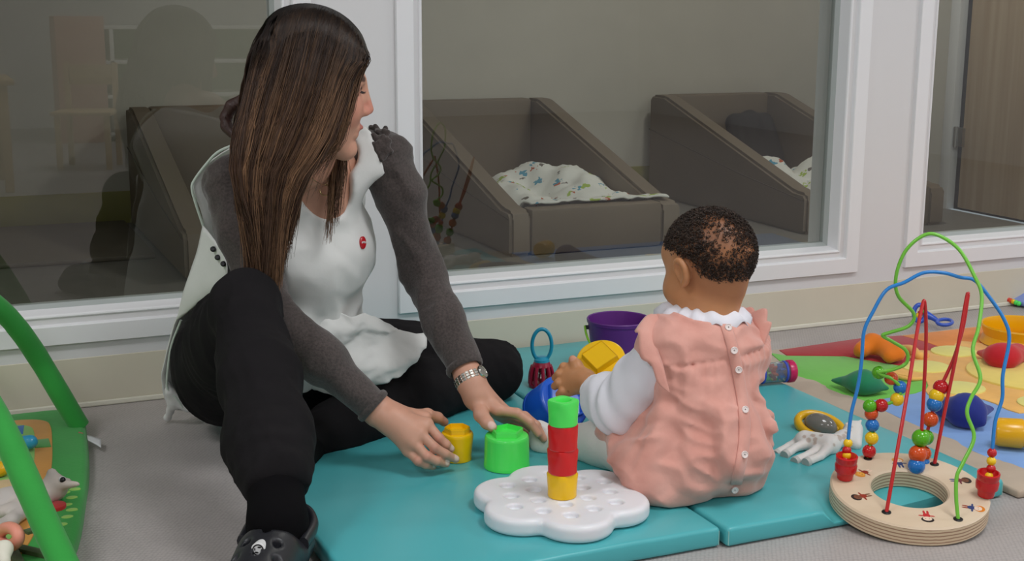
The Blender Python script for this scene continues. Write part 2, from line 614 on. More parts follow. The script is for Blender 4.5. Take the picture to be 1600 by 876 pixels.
def frame_loop(name, x0, x1, z0, z1, prof, m, parent):
    """sweep a profile of (inward offset, depth) around a rectangle with mitred corners"""
    bm = bmesh.new(); rows = []
    for o, d in prof:
        rows.append([bm.verts.new((x, WY + d, z)) for x, z in ((x0 + o, z0 + o), (x1 - o, z0 + o), (x1 - o, z1 - o), (x0 + o, z1 - o))])
    for a, b in zip(rows, rows[1:]):
        for i in range(4):
            bm.faces.new((a[i], a[(i + 1) % 4], b[(i + 1) % 4], b[i]))
    return obj(name, bm, m, parent)

for wi, (a, b) in enumerate(WIN):
    t = bpy.data.objects.new('window_%d' % (wi + 1), None); COL.objects.link(t)
    t['kind'] = 'structure'
    frame_loop('casing', a, b, WZ0, WZ1, [(0, 0), (0, -0.010), (0.001, -0.012), (0.040, -0.012), (0.042, -0.010), (0.044, 0.001)], M_frame, t)
    frame_loop('window_frame', a, b, WZ0, WZ1, [(0.044, 0.001), (0.053, 0.001), (0.0545, 0.004), (0.056, 0.004), (0.0575, -0.002), (0.060, -0.004),
                                                (0.063, -0.003), (0.065, 0.0), (0.071, 0.034), (0.0712, 0.036)], M_frame, t)
    frame_loop('glazing_strip', a, b, WZ0, WZ1, [(0.0712, 0.036), (0.080, 0.046), (0.0802, 0.062), (0.060, 0.062)], M_gasket, t)
    boxo('pane', a + 0.076, b - 0.076, WY + 0.050, WY + 0.056, WZ0 + 0.076, WZ1 - 0.076, M_pane, t)
    frame_loop('rear_casing', a, b, WZ0, WZ1, [(0.0712, 0.062), (0.066, WT), (0.066, WT + 0.012), (0.0, WT + 0.012), (0.0, WT)], M_frame, t)

# ---- sleeping room
struct(boxo('floor_sleeping_room', SX0, SX1, WY + WT, SY1, -0.1, 0, M_sfloor))
struct(boxo('ceiling_sleeping_room', SX0, SX1, WY + WT, SY1, CEIL_Z, CEIL_Z + 0.1, M_ceil))
struct(boxo('wall_sleeping_room_back', SX0, SX1, SY1, SY1 + 0.1, 0, CEIL_Z, M_swall))
struct(boxo('wall_sleeping_room_left', SX0 - 0.1, SX0, WY + WT, SY1, 0, CEIL_Z, M_swall))
struct(boxo('baseboard_sleeping_room', SX0, SX1, SY1 - 0.006, SY1 - 0.0002, 0, 0.13, M_olive, bev=0.002))
# right wall with a doorway
DY0, DY1, DZ = 3.45, 4.47, 2.08
bm = bmesh.new()
box(bm, SX1, SX1 + 0.1, WY + WT, DY0, 0, CEIL_Z)
box(bm, SX1, SX1 + 0.1, DY1 + 0.055, SY1, 0, CEIL_Z)
box(bm, SX1, SX1 + 0.1, DY0, DY1 + 0.055, DZ, CEIL_Z)
struct(obj('wall_sleeping_room_right', bm, M_swall))

def wood_mat(name, c1, c2, scale=(30, 30, 1.2)):
    m = bpy.data.materials.new(name); m.use_nodes = True
    nt = m.node_tree; b = nt.nodes['Principled BSDF']; b.inputs['Roughness'].default_value = 0.5
    tc = nt.nodes.new('ShaderNodeTexCoord'); mp = nt.nodes.new('ShaderNodeMapping'); mp.inputs['Scale'].default_value = scale
    n = nt.nodes.new('ShaderNodeTexNoise'); n.inputs['Scale'].default_value = 1.0; n.inputs['Detail'].default_value = 6
    r = nt.nodes.new('ShaderNodeValToRGB'); r.color_ramp.elements[0].position = 0.3; r.color_ramp.elements[1].position = 0.72
    r.color_ramp.elements[0].color = srgb(*c1); r.color_ramp.elements[1].color = srgb(*c2)
    nt.links.new(tc.outputs['Object'], mp.inputs[0]); nt.links.new(mp.outputs[0], n.inputs[0])
    nt.links.new(n.outputs['Fac'], r.inputs[0]); nt.links.new(r.outputs[0], b.inputs['Base Color'])
    return m
M_door = wood_mat('pale_oak_laminate', (176, 150, 120), (205, 182, 152), (26, 26, 0.8))
M_dark = mat('dark_gap', (18, 18, 24), 0.7)
M_steel = mat('brushed_steel', (190, 190, 190), 0.3, metal=1.0)
d = bpy.data.objects.new('door_1', None); COL.objects.link(d); d['kind'] = 'structure'
boxo('door_leaf', SX1 + 0.012, SX1 + 0.052, DY0 + 0.02, DY1 - 0.045, 0.012, DZ - 0.04, M_door, d, 0.002)
boxo('door_post', SX1 - 0.012, SX1 + 0.1, DY1 - 0.002, DY1 + 0.055, 0, DZ, M_frame, d, 0.002)
boxo('door_post', SX1 - 0.012, SX1 + 0.1, DY0 - 0.05, DY0, 0, DZ, M_frame, d, 0.002)
boxo('door_head', SX1 - 0.012, SX1 + 0.1, DY0 - 0.05, DY1 + 0.055, DZ - 0.03, DZ + 0.04, M_frame, d, 0.002)
boxo('gap_shade_strip', SX1 + 0.03, SX1 + 0.07, DY1 - 0.045, DY1 - 0.002, 0.0, DZ - 0.04, M_dark, d)  # near-black strip standing in for the shade in the hinge-side gap
boxo('base_shade_strip', SX1 + 0.03, SX1 + 0.09, DY0, DY1 - 0.04, 0.0, 0.010, M_dark, d)  # near-black strip standing in for the shade under the door leaf
for zz in (0.32, 1.55):
    hb = bmesh.new()
    lathe(hb, [(0, -0.045), (0.009, -0.045), (0.009, 0.045), (0, 0.045)], 16, Matrix.Translation((SX1 - 0.006, DY1 - 0.022, zz)))
    box(hb, SX1 - 0.004, SX1 + 0.03, DY1 - 0.06, DY1 + 0.012, zz - 0.04, zz + 0.04)
    obj('hinge', hb, M_steel, d, angle=40)

# ---- ceiling lamps of the playroom
M_lampf = mat('lamp_housing', (235, 235, 235), 0.4)
for i, (lx, ly) in enumerate(LAMP_SPOTS):
    where = ['over the window wall and play gym', 'above the camera, near the middle of the room', 'left of the camera towards the rear wall',
             'behind the camera near the toy shelf', 'right, over the quilt end of the room', 'right, near the rear corner'][i]
    t = thing('ceiling_lamp', 'square white recessed ceiling lamp ' + where, 'lamp', (lx, ly, CEIL_Z), group='ceiling lamps of the playroom')
    bm = bmesh.new()
    for a0, a1, b0, b1 in ((-0.42, 0.42, -0.42, -0.38), (-0.42, 0.42, 0.38, 0.42), (-0.42, -0.38, -0.38, 0.38), (0.38, 0.42, -0.38, 0.38)):
        box(bm, a0, a1, b0, b1, -0.035, -0.0005)
    obj('frame', bm, M_lampf, t)
    ld = bpy.data.lights.new('lamp_light', 'AREA'); ld.shape = 'SQUARE'; ld.size = 0.75
    ld.energy = LAMP_W; ld.color = (0.97, 0.985, 1.0)
    lo = bpy.data.objects.new('lamp_light', ld); COL.objects.link(lo); lo.parent = t; lo.location = (0, 0, -0.03)

t = thing('ceiling_lamp', 'small unseen lamp added to brighten the sleeping room, near its door', 'lamp', (3.1, 3.95, CEIL_Z))  # added fill lamp, out of view, lifts the sleeping room's brightness
lath('fill_lamp_ring', [(.14, 0), (.16, -.002), (.16, -.03), (.15, -.034), (.14, -.03)], M_lampf, t, 40, close=True)
ld = bpy.data.lights.new('lamp_light', 'AREA'); ld.shape = 'DISK'; ld.size = .27; ld.energy = SLEEP_FILL_W; ld.color = (1.0, .96, .90)
lo = bpy.data.objects.new('lamp_light', ld); COL.objects.link(lo); lo.parent = t; lo.location = (0, 0, -.02)

# ================================================================== SLEEPING ROOM FURNITURE
M_foam = mat('taupe_vinyl_foam', (122, 108, 92), 0.55, var=0.05, vscale=4, bump=0.05, bscale=30)
M_seam = mat('taupe_seam', (92, 80, 68), 0.6)

def blanket_mat():
    m = bpy.data.materials.new('printed_cotton_blanket'); m.use_nodes = True
    nt = m.node_tree; b = nt.nodes['Principled BSDF']; b.inputs['Roughness'].default_value = 0.9
    tc = nt.nodes.new('ShaderNodeTexCoord')
    prev = None
    base = srgb(236, 236, 232)
    for i, (c, sc, th, off) in enumerate([((86, 160, 190), 11, 0.20, 0), ((170, 195, 84), 10, 0.18, 3.1), ((196, 92, 52), 12, 0.15, 7.7), ((110, 102, 96), 13, 0.12, 11.3)]):
        mp = nt.nodes.new('ShaderNodeMapping'); mp.inputs['Location'].default_value = (off, off * 1.7, off * .6)
        v = nt.nodes.new('ShaderNodeTexVoronoi'); v.inputs['Scale'].default_value = sc; v.inputs['Randomness'].default_value = 0.9
        n = nt.nodes.new('ShaderNodeTexNoise'); n.inputs['Scale'].default_value = 60; n.inputs['Detail'].default_value = 1
        nt.links.new(tc.outputs['Object'], mp.inputs[0]); nt.links.new(mp.outputs[0], v.inputs['Vector']); nt.links.new(mp.outputs[0], n.inputs['Vector'])
        ad = nt.nodes.new('ShaderNodeMath'); ad.operation = 'MULTIPLY_ADD'; ad.inputs[1].default_value = 0.55; 
        nt.links.new(n.outputs['Fac'], ad.inputs[0]); nt.links.new(v.outputs['Distance'], ad.inputs[2])
        lt = nt.nodes.new('ShaderNodeMath'); lt.operation = 'LESS_THAN'; lt.inputs[1].default_value = th + 0.26
        nt.links.new(ad.outputs[0], lt.inputs[0])
        mx = nt.nodes.new('ShaderNodeMix'); mx.data_type = 'RGBA'
        nt.links.new(lt.outputs[0], mx.inputs['Factor'])
        if prev is None: mx.inputs[6].default_value = base
        else: nt.links.new(prev, mx.inputs[6])
        mx.inputs[7].default_value = srgb(*c)
        prev = mx.outputs[2]
    nt.links.new(prev, b.inputs['Base Color'])
    return m
M_blank = blanket_mat()

def foam_bed(x, label):
    """low foam cot: tall square end at the wall, sides sloping to a low foot end"""
    W, L, HB, HF, T = 0.69, 1.24, 0.47, 0.165, 0.085
    t = thing('foam_cot', label, 'cot', (x, 4.135, 0), group='foam cots in the sleeping room')
    def side(x0):
        bm = bmesh.new()
        poly = [(0.0, 0.0), (L, 0.0), (L, HB - 0.02), (L - 0.02, HB), (L - 0.13, HB), (0.09, HF), (0.02, HF - 0.004), (0.0, HF - 0.025)]
        a = [bm.verts.new((x0, y, z)) for y, z in poly]; b = [bm.verts.new((x0 + T, y, z)) for y, z in poly]
        for i in range(len(poly)):
            bm.faces.new((a[i], a[(i + 1) % len(poly)], b[(i + 1) % len(poly)], b[i]))
        bm.faces.new(a[::-1]); bm.faces.new(b)
        bmesh.ops.recalc_face_normals(bm, faces=bm.faces)
        bmesh.ops.bevel(bm, geom=[e for e in bm.edges], offset=0.012, segments=2, affect='EDGES')
        o = obj('side_panel', bm, M_foam, t, angle=50)
        # piped seam following the slope
        xs_ = x0 - 0.001 if x0 < W / 2 else x0 + T + 0.001
        tubo('seam', [(xs_, L - 0.003, HB * 0.66), (xs_, 0.45, HF * 1.12), (xs_, 0.02, HF * 0.80)], 0.0022, M_seam, o, 6)
    side(0.0); side(W - T)
    boxo('head_panel', T, W - T, L - T, L, 0.0, HB, M_foam, t, 0.012)
    boxo('foot_panel', T - 0.004, W - T + 0.004, 0.0, T, 0.0, HF, M_foam, t, 0.012)
    boxo('mattress', T, W - T, T, L - T, 0.0, 0.10, M_foam, t, 0.02)
    return t
foam_bed(0.685, 'brown foam cot behind the left window, seen beside the reflection')
foam_bed(1.81, 'brown foam cot with a rumpled printed blanket, left half of the middle window')
foam_bed(3.06, 'brown foam cot at the right of the middle window, holding a dark cushion')

def blanket(name, label, fn, nx=40, ny=40):
    V = []; F = []
    for j in range(ny + 1):
        for i in range(nx + 1):
            V.append(fn(i / nx, j / ny))
    W = nx + 1
    for j in range(ny):
        for i in range(nx):
            F.append((j * W + i, j * W + i + 1, (j + 1) * W + i + 1, (j + 1) * W + i))
    o = pyobj(name, V, F, M_blank)
    solid(o, 0.006, 1.0)
    return tag(o, label, 'blanket', 'printed cot blankets')
def b1(u, v):
    x = 1.915 + 0.55 * u; y = 4.20 + 0.72 * v
    z = 0.112
    x += 0.06 * math.sin(v * 3) * (u - .3)
    def hump(cx, cy, rx, ry, hh): return hh * math.exp(-((u - cx) / rx) ** 2 - ((v - cy) / ry) ** 2)
    z += hump(0.14, 0.50, .20, .26, .085) + hump(0.40, 0.84, .20, .16, .10) + hump(0.62, 0.55, .26, .30, .125) + hump(0.55, 0.2, .5, .2, .03)
    z -= hump(0.34, 0.50, .09, .25, .045)
    z += 0.022 * fbm((u * 6, v * 6, 1.3)) + 0.008 * fbm((u * 15, v * 15, 2.0)) + 0.004 * math.sin(u * 26 + 5 * math.sin(v * 6))
    # front edge rides up on the foot panel
    if v < .14: z = max(z, .1725 + .012 * abs(fbm((u * 7, v * 9, 5.0))) - max(0, v - .09) * .9)
    z = max(z, .108)
    x = min(x, 1.81 + .69 - .09 + (.10 if v < .12 else 0.0))
    y += .03 * fbm((u * 4, 3.3, 1.0)) * (1 - v) - (.035 * u * u * (1 - v))
    return (x, y, z)
blanket('printed_blanket', 'white blanket with coloured paw prints, heaped in the left brown cot', b1)
def b2(u, v):
    x = 3.17 + 0.46 * u; y = 4.25 + 0.62 * v
    z = 0.115 + 0.022 * fbm((u * 6 + 9, v * 6, 4.1))
    def hump(cx, cy, rx, ry, hh): return hh * math.exp(-((u - cx) / rx) ** 2 - ((v - cy) / ry) ** 2)
    z += hump(0.22, 0.75, .22, .25, .11) + hump(0.68, 0.55, .26, .3, .13) - hump(.45, .6, .08, .3, .05) + hump(.5, .2, .4, .2, .06)
    return (x, y, max(z, 0.108))
blanket('printed_blanket', 'white blanket with blue paw prints, in the right brown cot', b2)
# cushion in the right cot
M_cush = mat('dark_brown_cushion', (34, 29, 27), 0.8, var=0.06)
f = Field()
for a_, b_ in (((3.42, 5.10, .16), (3.42, 5.20, .34)), ((3.58, 5.10, .16), (3.58, 5.20, .34)), ((3.50, 5.10, .15), (3.50, 5.20, .355))):
    f.cone(a_, b_, .052, .046, .04)
tag(fobj('cushion', f.mesh(.008), M_cush), 'dark brown cushion leaning at the head of the right cot', 'cushion')
# thin floor mat at the left
tag(boxo('sleeping_mat', -0.9, 0.66, 4.58, 5.38, 0.0, 0.018, mat('brown_mat', (112, 104, 92), 0.6, var=0.05), None, 0.006), 'thin brown mat on the floor behind the left window', 'mat')

# ================================================================== FURNITURE SEEN AS REFLECTIONS
M_pink = mat('salmon_panel', (196, 138, 120), 0.5)
M_white = mat('white_board', (225, 225, 220), 0.4)
M_beech = wood_mat('beech_wood', (196, 160, 112), (216, 184, 138), (3, 40, 40))
M_grn = mat('green_board', (92, 150, 92), 0.5)
t = thing('toy_shelf', 'low white toy shelf with a salmon end panel, mirrored in the left window', 'shelf', (0.72, -3.35, 0))
boxo('end_panel', 0.0, 0.30, 0, 0.38, 0, 0.80, M_pink, t, 0.004)
boxo('back_panel', 0.30, 1.5, 0, 0.02, 0.05, 0.74, M_grn, t)
boxo('side_panel', 1.48, 1.5, 0.02, 0.38, 0, 0.75, M_white, t, 0.003)
for zz in (0.04, 0.28, 0.50, 0.72):
    boxo('shelf_board', 0.30, 1.48, 0.02, 0.38, zz, zz + 0.022, M_white, t, 0.003)
boxo('divider', 0.33, 0.355, 0.02, 0.38, 0.062, 0.72, M_white, t)
def kid_chair(x, y, rz, label):
    t = thing('child_chair', label, 'chair', (x, y, 0), rz, 'small wooden chairs behind the camera')
    for sx in (-1, 1):
        boxo('leg', sx * .13 - .014, sx * .13 + .014, -.13, -.10, 0, 0.29, M_beech, t, 0.003)
        boxo('leg', sx * .13 - .014, sx * .13 + .014, .10, .13, 0, 0.56, M_beech, t, 0.003)
    boxo('seat', -.16, .16, -.15, .15, .29, .31, M_beech, t, .006)
    boxo('backrest', -.115, .115, .103, .122, .44, .55, M_beech, t, .006)
kid_chair(-0.75, -0.95, 2.9, 'small beech chair with backrest, left of the low table')
kid_chair(0.75, -1.6, 3.5, 'small beech chair standing between the low table and the toy shelf')
t = thing('child_table', 'low beech table behind the camera, mirrored in the left window', 'table', (0.22, -0.95, 0))
boxo('table_top', -.55, .12, -.3, .3, .50, .525, M_beech, t, .006)
for sx, sy in ((-.5, -.25), (.07, -.25), (-.5, .25), (.07, .25)):
    boxo('leg', sx - .02, sx + .02, sy - .02, sy + .02, 0, .50, M_beech, t, .003)
# ================================================================== THINGS ON THE FLOOR
ABS = {}
def athing(name, label, cat, loc, group=None):
    """an Empty at the thing's base whose parts are given in room coordinates"""
    o = thing(name, label, cat, loc, 0, group)
    ABS[o.name] = Matrix.Translation(-Vector(loc))
    return o
_link0 = link
def link(name, me, m=None, parent=None, smooth=False):
    o = _link0(name, me, m, parent, smooth)
    if parent is not None and parent.name in ABS:
        o.matrix_parent_inverse = ABS[parent.name]
    return o

MZ = 0.035
def lin(c): return np.array(srgb(*c)[:3])
def skinfn(base, spots):
    def fn(V):
        C = np.repeat(lin(base)[None, :], len(V), 0)
        for q, r, c, a in spots:
            d = np.linalg.norm(V - np.array(q)[None, :], axis=1)
            w_ = (np.clip(1.25 - d / r, 0, .25) * 4 * a)[:, None]
            C = C * (1 - w_) + lin(c)[None, :] * w_
        return C
    return fn
M_teal = mat('teal_vinyl', (80, 178, 184), 0.30, var=0.03, vscale=3, bump=0.03, bscale=14)
M_tseam = mat('teal_stitch', (150, 205, 198), 0.6)
def foam_mat(x0, x1, y0, y1, label):
    t = athing('foam_mat', label, 'mat', ((x0 + x1) / 2, (y0 + y1) / 2, 0), 'teal foam mats')
    bm = bmesh.new()
    vs = box(bm, x0, x1, y0, y1, 0.0015, MZ, 0.007, 3)
    bmesh.ops.subdivide_edges(bm, edges=[e for e in bm.edges if e.calc_length() > 0.3], cuts=24, use_grid_fill=True)
    for v in bm.verts:
        f = fbm((v.co.x * 6, v.co.y * 6, 3))
        v.co.z += 0.0022 * f * (1 if v.co.z > 0.02 else 0.25)
        if v.co.y < y0 + 0.01: v.co.y += 0.002 * f
    # the foam gives way under the wooden bead maze
    for v in bm.verts:
        dx, dy = v.co.x - 1.4755, v.co.y - 1.664
        if dx * dx + dy * dy < .16 ** 2 and v.co.z > .012:
            v.co.z = min(v.co.z, .0203 + .0684 * dx + .1382 * dy - .0008)
    b = obj('mat_body', bm, M_teal, t, smooth=False, angle=60)
    for cx, cy in ((x0, y0), (x1, y0), (x0, y1), (x1, y1)):
        sx = 1 if cx == x0 else -1; sy = 1 if cy == y0 else -1
        tubo('corner_seam', [(cx + sx * .003, cy + sy * .001, 0.005), (cx + sx * .003, cy + sy * .001, MZ - 0.006)], 0.0009, M_tseam, t, 6)
    return t
foam_mat(0.497, 1.109, 1.680, 2.862, 'teal padded mat beneath the white peg board, its left edge by the clog')
foam_mat(1.1165, 1.698, 1.672, 2.855, 'teal padded mat lying under the white giraffe and the yellow rattle')

# ---------------------------------------------------------------- peg board and pegs
M_wplast = mat('white_plastic', (232, 232, 236), 0.35, sss=0.1)
def plast(n, c, r=0.28): return mat(n, c, r, spec=0.5, coat=0.15)
M_green = plast('apple_green_plastic', (84, 240, 98)); M_red = plast('red_plastic', (214, 28, 30)); M_yel = plast('yellow_plastic', (247, 196, 10))
M_blue = plast('blue_plastic', (24, 92, 205)); M_purp = mat('purple_plastic', (98, 36, 128), 0.42); M_lime = plast('lime_plastic', (140, 205, 50))
def pegboard():
    c = Vector((0.901, 1.845)); h = 0.0022; T = 0.030; z0 = MZ + 0.001
    ax = [np.arange(c.x - .19, c.x + .19, h), np.arange(c.y - .19, c.y + .19, h), np.arange(z0 - 0.006, z0 + T + 0.006, h)]
    X, Y = ax[0][:, None], ax[1][None, :]
    d2 = np.hypot(X - c.x, Y - c.y) - 0.112
    lob = [(a_, .085, .063) for a_ in (-100, -38, 22, 84, 142, -162)]
    for a, rr, lr in lob:
        d = np.hypot(X - c.x - rr * math.cos(R_(a)), Y - c.y - rr * math.sin(R_(a))) - lr
        hh = np.maximum(0.012 - np.abs(d2 - d), 0) / 0.012
        d2 = np.minimum(d2, d) - hh * hh * 0.012 * .25
    Z = ax[2][None, None, :]
    dz = np.abs(Z - (z0 + T / 2)) - T / 2
    r = 0.010
    a = np.maximum(d2[:, :, None] + r, 0); b = np.maximum(dz + r, 0)
    D = np.sqrt(a * a + b * b) - r + np.minimum(np.maximum(d2[:, :, None] + r, dz + r), 0)
    holes = []
    for q in range(-2, 3):
        for s in range(-2, 3):
            if abs(q + s) > 2: continue
            x = 0.048 * (q + s / 2); y = 0.048 * s * 0.866
            a = R_(14); holes.append((c.x + x * math.cos(a) - y * math.sin(a), c.y + x * math.sin(a) + y * math.cos(a)))
    for hx, hy in holes:
        if abs(hx - PEGP.x) + abs(hy - PEGP.y) < 0.022: continue
        cyl = np.hypot(X - hx, Y - hy)[:, :, None] - 0.0115
        d = np.maximum(cyl, (z0 + T - 0.009) - Z)
        hh = np.maximum(0.004 - np.abs(D + d), 0) / 0.004
        D = np.maximum(D, -d) + hh * hh * .004 * .25
    o = fobj('peg_board', surfnet(D, np.array([ax[0][0], ax[1][0], ax[2][0]]), h, 2), M_wplast)
    return tag(o, 'white cloud-shaped peg board with round holes on the teal mat', 'peg board'), z0 + T
PEGP = Vector((0.898, 1.834))
pb, PBT = pegboard()

def superring(bm, r, z, e, n=40, M=None):
    out = []
    for i in range(n):
        a = 2 * math.pi * i / n
        ca, sa = math.cos(a), math.sin(a)
        k = (abs(ca) ** e + abs(sa) ** e) ** (-1 / e)
        v = Vector((r * k * ca, r * k * sa, z))
        out.append(bm.verts.new(M @ v if M else v))
    return out
def loft(bm, rings, cap0=True, cap1=True):
    for a, b in zip(rings, rings[1:]):
        n = len(a)
        for i in range(n): bm.faces.new((a[i], a[(i + 1) % n], b[(i + 1) % n], b[i]))
    if cap0: bm.faces.new(rings[0][::-1])
    if cap1: bm.faces.new(rings[-1])
def peg(z, col, label, rot):
    """stacking peg: round foot, rounded-square head with a socket"""
    M = Matrix.Translation((PEGP.x, PEGP.y, z)) @ Matrix.Rotation(rot, 4, 'Z')
    bm = bmesh.new(); H = 0.0410; r = 0.0240
    rings = [superring(bm, r * .96, 0, 2, M=M), superring(bm, r, 0.0015, 2, M=M), superring(bm, r, 0.012, 2, M=M), superring(bm, r * .985, 0.018, 2.2, M=M),
             superring(bm, r * .93, 0.025, 3.0, M=M), superring(bm, r * .885, 0.032, 4.2, M=M), superring(bm, r * .88, H - 0.003, 5, M=M), superring(bm, r * .84, H, 5, M=M),
             superring(bm, r * .55, H, 2.4, M=M), superring(bm, r * .50, H - 0.002, 2.4, M=M), superring(bm, r * .48, H - 0.016, 2.4, M=M)]
    loft(bm, rings)
    o = obj('stacking_peg', bm, col, angle=32)
    return tag(o, label, 'peg', 'stacking pegs on the white board')
z = PBT + 0.0003
for col, lab, rt in ((M_yel, 'yellow peg at the foot of the peg tower on the white board', .3), (M_red, 'lower red peg of the tower, resting on the yellow one', .25),
                     (M_red, 'upper red peg of the tower, right under the green one', .6), (M_green, 'green square-headed peg topping the tower', .42)):
    peg(z, col, lab, rt); z += 0.0412

# ---------------------------------------------------------------- stacking cups
def cup(name, label, r0, r1, H, col, M, boss, bn, bh=0.010, solid_top=False):
    """upturned stacking cup with a raised polygon rim on its closed end"""
    t = thing(name, label, 'cup', M.to_translation(), group='plastic stacking cups')
    t.rotation_euler = M.to_euler()
    n = 48
    pr = [(r0 * .93, 0.0), (r0, 0.0), (r0, 0.0065), (r0 * .985, 0.0075), (r1 * 1.0, H - 0.007), (r1 * .985, H - 0.003), (r1 * .95, H - 0.0008), (r1 * .90, H), (0, H)]
    lath('cup_body', pr + [], col, t, n)
    bm = bmesh.new()
    def ring(rr, zz):
        return [bm.verts.new((rr * math.cos(2 * math.pi * (i + .5) / bn), rr * math.sin(2 * math.pi * (i + .5) / bn), zz)) for i in range(bn)]
    rg = [ring(boss, H - 0.001), ring(boss * (.93 if solid_top else .98), H + bh), ring(boss * .90, H + bh + .0006), ring(boss * .88, H + (bh - .0008 if solid_top else 0.0025))]
    loft(bm, rg, False, True)
    bmesh.ops.recalc_face_normals(bm, faces=bm.faces)
    bmesh.ops.bevel(bm, geom=[e for e in bm.edges if not e.is_boundary], offset=0.0009, segments=2, affect='EDGES')
    obj('raised_rim', bm, col, t, angle=30)
    # inner wall of the open end
    lath('inner_wall', [(r0 * .93, 0.0), (r1 * .92, H - 0.006), (0, H - 0.006)], col, t, n)
    return t
T_ = Matrix.Translation
ycp = OZ(716, 716, MZ + .001) 
cup('stacking_cup', 'small yellow stacking cup held by the hand at the left', 0.0265, 0.0300, 0.052, M_yel, T_(Vector((0.836, 2.151, MZ + .0006))) @ Matrix.Rotation(.2, 4, 'Z'), 0.0245, 6)
cup('stacking_cup', 'bright green stacking cup under the hand with the watch', 0.0420, 0.0405, 0.060, M_green, T_(Vector((0.905, 2.080, MZ + .0006))) @ Matrix.Rotation(.5, 4, 'Z'), 0.0315, 5, .011)
# blue cup tipped on its side, closed end towards the camera and up
bdir = (C_RT * 0.52 + C_UP * 0.50 - C_FW * 0.72).normalized()
bc = P(883, 625, 2.585)
cup('stacking_cup', 'large blue stacking cup tipped over beside the toddler', 0.058, 0.056, 0.068, M_blue, T_(bc - bdir * 0.068) @ look_rot(bdir, C_RT), 0.046, 6)
ydir = (-C_RT * 0.18 + C_UP * 0.62 - C_FW * 0.70).normalized()
yc = P(938, 560, 2.66)
cup('stacking_cup', 'large yellow stacking cup with a square rim in front of the purple bucket', 0.054, 0.051, 0.062, M_yel, T_(yc - ydir * 0.062) @ look_rot(ydir, C_RT + C_UP), 0.040, 4, .014, True)
cup('stacking_cup', 'red stacking cup mostly hidden behind the toddler\'s white sleeve', 0.036, 0.034, 0.05, M_red, T_(OZ(955, 668, MZ + .0006)), 0.026, 6)

# ---------------------------------------------------------------- purple bucket
bk = Vector((1.408, 2.590, MZ + .0006))
t = thing('toy_bucket', 'purple plastic bucket standing on the mat behind the toddler', 'bucket', bk)
lath('bucket_body', [(0, 0), (.056, 0), (.058, .002), (.0715, .110), (.0735, .111), (.0745, .118), (.073, .1205), (.0705, .119), (.069, .110), (.055, .006), (0, .006)], M_purp, t, 56)
hd = (C_RT * -1).normalized(); hd.z = 0; hd.normalize()
for s in (1, -1):
    lath('pivot', [(0, 0), (.005, 0), (.005, .010), (0, .010)], mat('dark_plastic', (40, 40, 44), .4), t, 14, Matrix.Translation(hd * s * .068 + Vector((0, 0, .098))) @ look_rot(hd * s))
side = Vector((-hd.y, hd.x, 0))
pts = []
for k in range(25):
    a = math.pi * k / 24
    pts.append(hd * (.078 * math.cos(a)) + Vector((0, 0, .101)) + (Vector((0, 0, -0.064)) * math.sin(a) * 1.0 + side * (0.078 * math.sin(a))))
tubo('handle', catmull(pts, 2), .0028, M_lime, t, 8)

# ---------------------------------------------------------------- cage bell with ring handle
M_crim = mat('crimson_plastic', (158, 22, 56), 0.3); M_cyan = plast('turquoise_plastic', (30, 152, 186))
bl = OZ(846, 603, MZ + .0006)
t = thing('cage_bell', 'crimson cage bell with a turquoise ring handle', 'bell', bl)
prof = [(.028, 0), (.0285, .003), (.026, .020), (.022, .036), (.0165, .048), (.015, .052)]
lath('bell_base', [(0, 0), (.028, 0), (.0285, .006), (.0262, .0075), (0, .0075)], M_crim, t, 40)
lath('bell_top', [(0, .058), (.016, .058), (.0185, .054), (.0215, .046), (.0195, .046), (0, .050)], M_crim, t, 40)
for k in range(10):
    a = 2 * math.pi * k / 10
    pts = [Vector((r * math.cos(a), r * math.sin(a), zz)) for r, zz in ((.0265, .005), (.0262, .020), (.0242, .034), (.0205, .047))]
    tubo('cage_bar', catmull(pts, 4), .0042, M_crim, t, 8)
lath('bell_ball', [(0, .010), (.008, .013), (.011, .021), (.008, .029), (0, .032)], M_steel, t, 20)
vx = Vector((C_RT.x, C_RT.y, 0)).normalized()
pts = [vx * (.0215 * math.cos(a)) + Vector((0, 0, .094 + .036 * math.sin(a))) for a in [2 * math.pi * k / 40 for k in range(40)]]
rh = tubo('ring_handle', pts, .0042, M_cyan, t, 12, closed=True)
lath('handle_collar', [(0, .057), (.0175, .057), (.0165, .062), (.010, .068), (0, .069)], M_cyan, t, 30)

# ---------------------------------------------------------------- rain maker tube
M_clear = mat('clear_plastic', (235, 240, 245), 0.08, trans=0.92); M_mag = plast('magenta_plastic', (200, 28, 90))
rm0 = Vector((1.715, 2.338, MZ + .0262)); rdir = Vector((-0.985, 0.16, 0)).normalized()
t = thing('rain_maker', 'clear rain maker tube with a magenta cap and coloured beads', 'rattle', (rm0.x, rm0.y, MZ))
t.matrix_world = T_(rm0) @ look_rot(rdir, (0, 0, 1))
lath('end_cap', [(0, -.004), (.022, -.004), (.0255, 0), (.0258, .012), (.0245, .014), (0, .014)], M_mag, t, 36)
lath('end_cap', [(0, .196), (.0245, .196), (.0258, .198), (.0255, .21), (.022, .214), (0, .214)], M_mag, t, 36)
lath('tube_wall', [(.0232, .014), (.0232, .196), (.0222, .196), (.0222, .014)], M_clear, t, 36, close=True)
for zz in (.020, .075, .130, .185):
    lath('ring', [(.0225, zz - .003), (.0246, zz - .002), (.0246, zz + .002), (.0225, zz + .003)], mat('violet_blue_plastic', (60, 80, 190), .3), t, 36, close=True)
